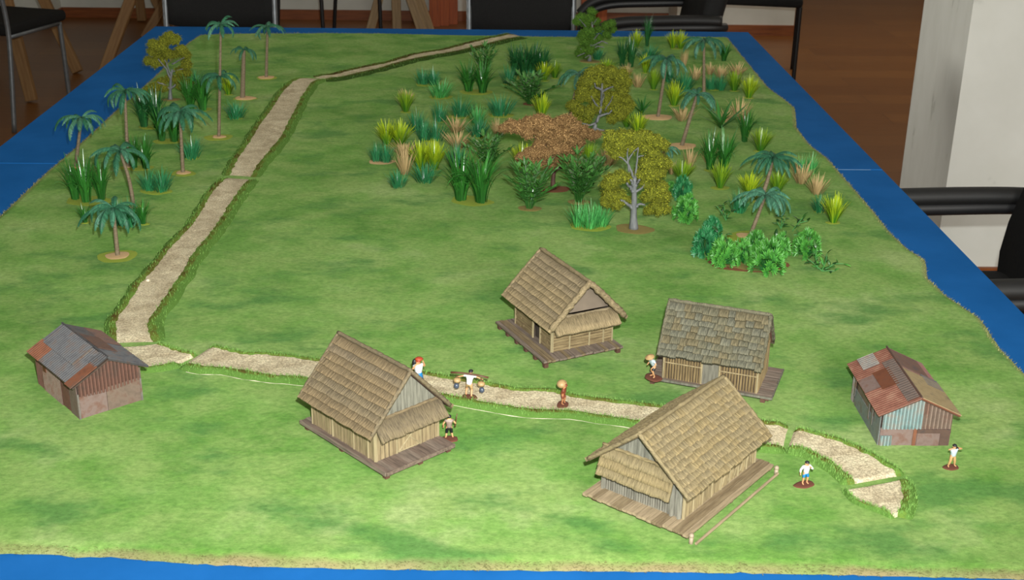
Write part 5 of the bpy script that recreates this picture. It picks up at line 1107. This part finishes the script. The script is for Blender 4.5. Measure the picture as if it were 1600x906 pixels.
P_white, P_blue, P_black, P_grey, P_rust, P_khaki, P_pale, P_hair, P_straw, P_redhair, P_brown, P_base = paint('painted_white', srgb(194, 195, 195)), paint('painted_blue', srgb(24, 112, 169)), paint('painted_black', srgb(21, 21, 24)), paint('painted_grey_brown', srgb(119, 101, 89)), paint('painted_rust', srgb(117, 56, 37)), paint('painted_khaki', srgb(169, 136, 89)), paint('painted_pale_blue', srgb(164, 178, 183)), paint('painted_hair', srgb(23, 24, 28)), paint('painted_straw', srgb(158, 130, 88)), paint('painted_red', srgb(152, 59, 33)), paint('painted_wood', srgb(82, 52, 33)), paint('earth_base', srgb(91, 49, 33), 0.85)
V3 = Vector
def figure(label, loc, rz, px_h, pose=None, shirt=None, sleeve=0.55, legs=None, leg_len=1.0, hair=None, skin=None, hat=None, lean=0.0, skirt=None, base=(0.62, 0.42), extra=None, k=None):
    """a 1.75 m figure facing -Y, shrunk to the size it shows at"""
    skin = skin or P_skin; sc = 1.07*px_h*depth(loc)/FPX/1.80
    t = thing('figurine', label, 'figurine', loc, rz, 'painted model villagers', sc); t.scale = (sc*1.22, sc*1.22, sc)
    J = {'pel': V3((0, 0, .95)), 'spi': V3((0, -.02, 1.14)), 'che': V3((0, -.01, 1.36)), 'nec': V3((0, -.01, 1.53)), 'hea': V3((0, -.03, 1.66)), 'top': V3((0, -.02, 1.76))}
    for s, x in (('L', 1), ('R', -1)):
        J.update({'sh'+s: V3((x*.20, 0, 1.43)), 'el'+s: V3((x*.29, .03, 1.16)), 'wr'+s: V3((x*.27, -.09, .93)), 'hi'+s: V3((x*.10, 0, .92)), 'kn'+s: V3((x*.13, -.04, .52)), 'an'+s: V3((x*.14, .02, .10)), 'to'+s: V3((x*.16, -.15, .06))})
    if lean:
        for n in ('spi', 'che', 'nec', 'hea', 'top', 'shL', 'shR', 'elL', 'elR', 'wrL', 'wrR'):
            d = J[n] - J['pel']; J[n] = J['pel'] + Matrix.Rotation(lean, 3, 'X') @ d
    for n, v in (pose or {}).items(): J[n] = V3(v)
    lift = V3((0, 0, 0.06))
    for n in J: J[n] = J[n] + lift
    ch = [[(J['pel'], .135), (J['spi'], .125), (J['che'], .15), (J['nec'], .062), (J['hea'], .115), (J['top'], .085)]]
    for s in 'LR':
        w, e = J['wr'+s], J['el'+s]; d = (w - e).normalized(); sd = d.orthogonal().normalized(); pl = w + d*0.07
        ch.append([(J['che'], .15), (J['sh'+s], .075), (e, .052), (w, .038), (pl, .040)])
        for i in range(4):
            o = sd*(0.030*(i - 1.5)); f = pl + d*(0.075 - 0.008*abs(i - 1.4)) + o; ch.append([(pl, .040), (pl + d*0.035 + o, .013), (f + d.cross(sd)*0.02, .010)])
        th = w + d*0.03 + sd*0.06; ch.append([(w, .038), (th, .014), (th + d*0.05, .011)])
        ch.append([(J['pel'], .135), (J['hi'+s], .10), (J['kn'+s], .070), (J['an'+s], .046), (J['to'+s], .042)])
    skin_mesh('body', ch, skin, t)
    h = J['hea']; g = MB(); up = (J['top'] - J['nec']).normalized(); fw = (V3((0, -1, 0)) - up*up.dot(V3((0, -1, 0)))).normalized(); rt = fw.cross(up)
    g.ball(h + fw*.12 - up*.01, (.022, .03, .028), 6, 4); g.ball(h + rt*.118, (.018, .03, .036), 6, 4); g.ball(h - rt*.118, (.018, .03, .036), 6, 4); build(g, 'face', skin, t, smooth=True)
    g = MB()
    for s in (-1, 1): g.ball(h + fw*.108 + rt*s*.042 + up*.028, .015, 6, 4)
    build(g, 'eyes', P_black, t, smooth=True)
    g = MB(); g.ball(h + fw*.105 - up*.055, (.03, .012, .009), 6, 4); build(g, 'mouth', P_rust, t, smooth=True)
    if shirt:
        c = [[(J['pel'] - V3((0, 0, .10)), .172), (J['pel'], .180), (J['spi'], .176), (J['che'], .186), ((J['che'] + J['nec'])/2, .10)]]
        for s in 'LR':
            q = J['sh'+s].lerp(J['el'+s], min(1, sleeve*1.6)); a = [(J['che'], .186), (J['sh'+s], .098), (q, .076)]
            if sleeve > 0.7: a.append((J['el'+s].lerp(J['wr'+s], sleeve*0.8), .06))
            c.append(a)
        skin_mesh('shirt', c, shirt, t)
    if legs:
        c = [[(J['pel'] + V3((0, 0, .02)), .158), (J['pel'] - V3((0, 0, .06)), .145)]]
        for s in 'LR': c.append([(J['pel'] - V3((0, 0, .06)), .145), (J['hi'+s] - V3((0, 0, .04)), .118), (J['kn'+s], .092)] + ([(J['kn'+s].lerp(J['an'+s], leg_len), .072)] if leg_len > 0 else []))
        skin_mesh('trousers', c, legs, t)
    if skirt:
        g = MB(); g.tube([J['pel'] + V3((0, 0, .12)), J['pel'], J['pel'] - V3((0, 0, .40))], [.15, .19, .25], 14); build(g, 'skirt', skirt, t, smooth=True)
    if hair:
        g = MB(); g.ball((0, 0, 0), (.132, .137, .125), 12, 6, half=True); g.ball((0, 0.035, -0.02), (.125, .115, .10), 10, 6)
        q = up.to_track_quat('Z', 'Y'); build(g, 'hair', hair, t, smooth=True, loc=h + up*.045 - fw*.01, rot=V3((0, 0, 1)).rotation_difference(up).to_euler())
    if hat:
        g = MB(); n = 16; g.tube([(0, 0, 0), (0, 0, .03), (0, 0, .17), (0, 0, .19)], [.30, .27, .06, .01], n); build(g, 'hat', hat, t, smooth=True, loc=h + up*.07, rot=V3((0, 0, 1)).rotation_difference(up).to_euler())
    g = MB(); disc(g, base[0]*.88, base[1]*.88, .055, int(loc.x*900) % 7, z0=-0.02); build(g, 'base', P_base, t, smooth=True)
    if extra: extra(t, J)
    return t
def box_part(t, name, m, c, s, rot=(0, 0, 0)):
    g = MB(); g.box((-s[0]/2, -s[1]/2, -s[2]/2), (s[0]/2, s[1]/2, s[2]/2)); return bevel(build(g, name, m, t, loc=c, rot=rot), min(s)*0.2, 2)
# woman behind the plank-walled hut, seen over its roof
def ex(t, J):
    g = MB(); g.ball(J['hea'] + V3((0.02, 0, .17)), (.20, .19, .10), 10, 6, bumpy=0.2); build(g, 'head_bundle', P_redhair, t, smooth=True)
    g = MB(); g.ball(J['che'] + V3((-.02, .24, .12)), (.15, .12, .26), 10, 7, bumpy=0.15); build(g, 'back_basket', P_black, t, smooth=True)
figure('figurine of a woman in blue skirt, load on her head, behind the hut roof', at(654, 612) + V3((0, 0, .0036)), rad(35), 47, {'elR': (-.36, -.10, 1.34), 'wrR': (-.20, -.16, 1.62), 'elL': (.33, -.06, 1.3), 'wrL': (.2, -.14, 1.6)}, P_white, .25, None, hair=P_redhair, skirt=P_blue, extra=ex)
# bent porter with a shoulder pole
def ex(t, J):
    c = J['che'] + V3((0, .06, .18)); g = MB(); g.tube([c + V3((-1.02, .02, -.08)), c + V3((-.5, 0, .0)), c + V3((.1, 0, .05)), c + V3((.62, 0, .06)), c + V3((1.05, 0, .02))], [.07, .065, .06, .07, .075], 8); build(g, 'carrying_pole', P_brown, t, smooth=True)
    for s in (-1, 1):
        q = V3((s*.66, -.02, 1.02 + s*.05)); g = MB(); g.tube([q + V3((0, 0, -.06)), q + V3((0, 0, .02)), q + V3((0, 0, .14)), q + V3((0, 0, .22))], [.16, .21, .20, .12], 12); build(g, 'basket', P_straw, t, smooth=True)
        for dx in (-.1, .1):
            g = MB(); g.tube([q + V3((dx, 0, .2)), V3((s*.66, .06, c.z + .02))], .014, 5); build(g, 'cord', P_brown, t)
        g = MB(); q = V3((s*.70, 0, .66 + s*.06)); g.ball(q, (.15, .14, .20), 12, 8); build(g, 'pot', paint('painted_pot', srgb(66, 74, 88), 0.25), t, smooth=True)
        g = MB(); g.tube([q + V3((0, 0, .16)), q + V3((0, 0, .34))], .02, 5); build(g, 'cord', P_brown, t)
figure('figurine bent under a shoulder pole with two baskets on the road', at(733, 624) + V3((0, 0, .0036)), rad(-12) + math.pi, 40, {'elL': (.42, -.22, 1.30), 'wrL': (.60, -.24, 1.22), 'elR': (-.42, -.22, 1.30), 'wrR': (-.60, -.24, 1.2), 'knL': (.16, -.16, .52), 'anL': (.18, -.02, .1), 'knR': (-.14, -.02, .5), 'anR': (-.16, .18, .12), 'toR': (-.17, .02, .06)}, P_white, .5, P_straw, 0.0, P_hair, lean=rad(34), base=(.50, .38), extra=ex)
# man with a rifle beside the plank-walled hut
def ex(t, J):
    g = MB(); a = V3((-.36, -.14, .98)); b = V3((-.46, -.06, 1.92)); g.tube([a - (b-a)*.12, a, a.lerp(b, .45), b], [.05, .045, .03, .022], 8); build(g, 'rifle', P_brown, t, smooth=True)
figure('figurine in grey-brown shirt and black trousers holding a rifle beside the hut deck', at(702, 686), rad(188), 38, {'elL': (.34, .0, 1.14), 'wrL': (.32, -.10, .92), 'elR': (-.36, .02, 1.16), 'wrR': (-.37, -.14, 1.06), 'anL': (.2, .02, .1), 'anR': (-.2, .02, .1), 'toL': (.24, -.13, .06), 'toR': (-.24, -.13, .06)}, P_grey, .3, P_black, .35, P_hair, base=(.60, .44), extra=ex)
# porter in rust clothes with a round bundle
def ex(t, J):
    g = MB(); c = J['che'] + V3((.10, .20, .34)); g.ball(c, (.38, .34, .34), 14, 9, bumpy=0.04); build(g, 'bundle', P_straw, t, smooth=True)
    g = MB(); g.tube([c + V3((0, -.30, -.2)), c + V3((-.1, -.36, 0)), c + V3((-.05, -.2, .28))], .022, 6); build(g, 'bundle_strap', P_rust, t, smooth=True)
figure('figurine in rust-red clothes shouldering a big round bundle on the road', at(879, 636) + V3((0, 0, .0036)), rad(70), 33, {'elR': (-.34, -.12, 1.28), 'wrR': (-.14, -.10, 1.58), 'elL': (.36, .08, 1.3), 'wrL': (.34, .12, 1.54), 'knL': (.12, -.12, .52), 'anL': (.14, -.06, .1)}, P_rust, .8, P_rust, 0.0, P_rust, skin=P_tan, lean=rad(10), base=(.62, .46), extra=ex)
# person in straw hat sitting on the deck corner of the mossy hut
dk = hC.matrix_basis @ V3((-0.0735, -0.0375, 0.0103))
dk.z = hC.location.z + 0.0103
figure('figurine in conical straw hat at the deck corner of the mossy hut', onz(1021, 590, dk.z), rad(-62), 37, {'elR': (-.32, -.06, 1.16), 'wrR': (-.24, -.26, 1.02), 'elL': (.34, -.12, 1.18), 'wrL': (.30, -.34, .96), 'knL': (.16, -.2, .55), 'anL': (.16, -.04, .1), 'knR': (-.14, -.1, .52), 'anR': (-.14, .1, .1)}, P_pale, .45, P_black, .0, P_hair, hat=P_straw, lean=rad(24), base=(.66, .5))
# boy in white shirt and blue shorts
figure('figurine in white shirt and blue shorts raising a hand to its mouth', at(1257, 757), rad(18), 38, {'elL': (.34, -.16, 1.20), 'wrL': (.10, -.26, 1.46), 'elR': (-.34, .04, 1.16), 'wrR': (-.36, -.02, .92)}, P_white, 1.0, P_blue, 0.0, P_hair, base=(.74, .46))
# man with raised arms by the patched shed
def ex(t, J):
    for s in (-1, 1):
        g = MB(); g.tube([J['hea'] + V3((s*.05, -.13, .03)), J['hea'] + V3((s*.055, -.30, .04))], [.035, .045], 8); build(g, 'eyepiece', P_black, t, smooth=True)
figure('figurine with binoculars and both arms raised near the patched tin shed', at(1486, 730), rad(10), 37, {'elL': (.42, -.14, 1.50), 'wrL': (.16, -.24, 1.66), 'elR': (-.42, -.14, 1.50), 'wrR': (-.16, -.24, 1.66), 'anL': (.2, .02, .1), 'anR': (-.2, .02, .1), 'toL': (.24, -.13, .06), 'toR': (-.24, -.13, .06)}, P_pale, .2, P_khaki, .9, P_hair, base=(.56, .42), extra=ex)

# ------------------------------------------------------------------ chairs and trestles around the room
M_black = surf('black_fabric', [(0.008, 0.008, 0.008), (0.013, 0.013, 0.013)], 300, rough=0.85, bmp=0.2, dist=0.0006, spec=0.25)
M_blackp = flat('black_plastic', (0.008, 0.008, 0.008), 0.6); M_steel = flat('grey_steel_tube', srgb(122, 126, 130), 0.45, 0.6); M_blackm = flat('black_metal_tube', (0.008, 0.008, 0.009), 0.5)
def rounded(t, name, m, c, s, r, seg=4, rot=(0, 0, 0)):
    g = MB(); g.box((-s[0]/2, -s[1]/2, -s[2]/2), (s[0]/2, s[1]/2, s[2]/2)); return bevel(build(g, name, m, t, loc=c, rot=rot, smooth=False), r, seg)
def tubep(t, name, m, pts, r, n=10, N_=24, flatx=1.0):
    P = [Vector(p) for p in pts]; out = []
    for i in range(N_):                      # Catmull-Rom through the points
        q = i/(N_-1)*(len(P)-1); k = min(len(P)-2, int(q)); u = q - k; a, b, c, d = P[max(0, k-1)], P[k], P[k+1], P[min(len(P)-1, k+2)]
        out.append(0.5*((2*b) + (c-a)*u + (2*a-5*b+4*c-d)*u*u + (3*b-a-3*c+d)*u**3))
    g = MB(); g.tube(out, r, n, flatx=flatx); return build(g, name, m, t, smooth=True)
def armchair(label, loc, rz):
    """black visitor armchair facing -X"""
    t = thing('armchair', label, 'chair', loc, rz, 'black armchairs'); rounded(t, 'seat', M_black, (-0.02, 0, 0.46), (0.48, 0.46, 0.09), 0.035)
    g = MB(); n, nv = 28, 8; rows = []
    for j in range(nv + 1):
        q = j/nv; row = []
        for i in range(n):
            a = 2*math.pi*i/n; ca, sa = math.cos(a), math.sin(a); y = math.copysign(abs(ca)**0.9, ca)*0.245; z = math.copysign(abs(sa)**0.9, sa)*0.28; th = 0.5 - q; f = math.sqrt(max(0.0, 1 - (2*abs(th))**2.6)) if q in (0, 1) else 1 - 0.10*(2*abs(th))**4
            f = 0.90 if q in (0, 1) else f
            row.append(g.vert((0.20 + 0.075*(q - 0.5) + 0.05*(y/0.245)**2*-1 + 0.10*(z/0.285)*0.5, y*f, 0.61 + z*f)))
        rows.append(row)
    for a, b in zip(rows, rows[1:]):
        for i in range(n): g.face(a[i], a[(i+1) % n], b[(i+1) % n], b[i])
    g.face(*rows[0][::-1]); g.face(*rows[-1]); build(g, 'backrest', M_black, t, smooth=True)
    for s in (-1, 1):
        y = s*0.265; tubep(t, 'armrest', M_blackp, [(-0.29, y, 0.582), (-0.25, y, 0.622), (-0.18, y, 0.645), (-0.05, y, 0.652), (0.10, y, 0.655), (0.19, y, 0.653)], 0.019, 12, 26, 1.15)
        tubep(t, 'arm_frame', M_blackm, [(-0.27, y, 0.0), (-0.285, y, 0.3), (-0.285, y, 0.52), (-0.255, y, 0.582), (-0.17, y, 0.617), (0.0, y, 0.626), (0.16, y, 0.629), (0.21, y*0.93, 0.627)], 0.016, 10, 34)
        tubep(t, 'rear_leg', M_blackm, [(0.20, y*0.9, 0.60), (0.20, y*0.92, 0.42), (0.25, y*0.95, 0.0)], 0.012)
    g = MB(); g.tube([(0.2, -0.24, 0.43), (0.2, 0.24, 0.43)], 0.012); g.tube([(-0.2, -0.25, 0.40), (-0.2, 0.25, 0.40)], 0.012); build(g, 'seat_support', M_blackm, t, smooth=True)
    return t
armchair('black armchair before the white column, one arm reaching under the table', (1.005, 2.345, 0), 0)
armchair('black armchair beyond the far right corner of the table', (0.66, 4.92, 0), rad(0))
def side_chair(label, loc, rz, frame, group, wide=0.40):
    """stacking chair facing -Y: padded seat, curved back, tube frame"""
    t = thing('stacking_chair', label, 'chair', loc, rz, group); w = wide/2; rounded(t, 'seat', M_black, (0, -0.02, 0.430), (wide + 0.02, 0.43, 0.05), 0.02)
    g = MB()
    def P(a, b):
        x = (a - 0.5)*2; z = 0.60 + 0.36*b - 0.03*(1 - x*x)*(1 - b)*1.2; return Vector((x*(w - 0.005), 0.20 + 0.06*b + 0.03*(1 - x*x), z))
    k = len(g.v); g.grid(P, 12, 6); b0 = build(g, 'backrest', M_black, t, smooth=True); so = b0.modifiers.new('thick', 'SOLIDIFY'); so.thickness = 0.024
    for s in (-1, 1):
        tubep(t, 'leg', frame, [(s*w, -0.19, 0.0), (s*w, -0.185, 0.25), (s*w, -0.18, 0.405)], 0.011)
        tubep(t, 'rear_leg', frame, [(s*w, 0.24, 0.0), (s*w, 0.20, 0.30), (s*w, 0.19, 0.46), (s*w, 0.215, 0.64), (s*w, 0.245, 0.78)], 0.011)
    for s in (-1, 1): g = MB(); g.tube([(s*w, -0.17, 0.400), (s*w, 0.19, 0.405)], 0.010); build(g, 'side_rail', frame, t, smooth=True)
    return t
sg = 'black and steel stacking chairs'
side_chair('steel-legged black chair at the far left beside the table', (-2.186, 5.72, 0), rad(163.7), M_steel, sg)
side_chair('steel-framed black chair behind the far left end of the table', (-0.985, 4.60, 0), rad(4), M_steel, sg, 0.40)
side_chair('steel-framed black chair behind the middle of the far table edge', (0.13, 4.52, 0), rad(2), M_steel, sg, 0.385)
side_chair('thin-legged black chair standing before the back wall between the posts and left chairs', (-0.87, 7.1, 0), rad(45), M_blackm, sg)
side_chair('thin-legged black chair standing on the bright floor at the right', (1.38, 6.66, 0), rad(-12), M_blackm, sg, 0.46)
def trestle(label, legs_px, wood=None):
    t0 = None; tops = []; feet = []
    for (bx_, by_), (tx_, ty_), dy in legs_px:
        f = onz(bx_, by_, 0.0); a = ony(tx_, ty_, f.y + dy); d = (a - f); tp = f + d*(0.80/d.z); feet.append(f); tops.append(tp)
    c = sum(feet, Vector())/len(feet); t = thing('wooden_trestle', label, 'trestle', (c.x, c.y, 0), group='wooden trestles along the back wall')
    for f, p in zip(feet, tops):
        d = (p - f).normalized(); q = Vector((0, 0, 1)).rotation_difference(d).to_matrix().to_4x4(); ln = (p - f).length; g = MB(); g.box((-0.026, -0.019, 0), (0.026, 0.019, ln)); M = Matrix.Translation(f - c + Vector((0, 0, 0.008))) @ q; bevel(build(g, 'leg', wood or M_trestle, t, mtx=M), 0.003, 1)
    xs = [p.x - c.x for p in tops]; ys = [p.y - c.y for p in tops]; g = MB(); g.box((min(xs) - 0.03, min(ys) - 0.03, 0.79), (max(xs) + 0.03, max(ys) + 0.03, 0.85)); build(g, 'beam', M_trestle, t)
    return t
trestle('wooden trestle behind the steel-legged chair at the far left', [((122, 115), (68, 0), 0.10), ((50, 160), (30, 80), 0.04), ((-60, 150), (-40, 40), 0.05), ((-20, 112), (-10, 0), 0.10)])
trestle('wooden trestle just beyond the far left corner of the table', [((157, 130), (205, 0), 0.14), ((222, 34), (218, 0), 0.0), ((226, 62), (262, 0), 0.05), ((272, 60), (243, 0), 0.05)])
trestle('pale wooden trestle beside the thick reddish post in the middle', [((574, 66), (592, 0), 0.02), ((621, 62), (619, 0), 0.0), ((664, 66), (642, 0), 0.02), ((676, 62), (655, 0), 0.0)], M_trestle_pale)
for o in SC.objects:
    if o.name.startswith('road_section'): o['kind'] = 'thing'
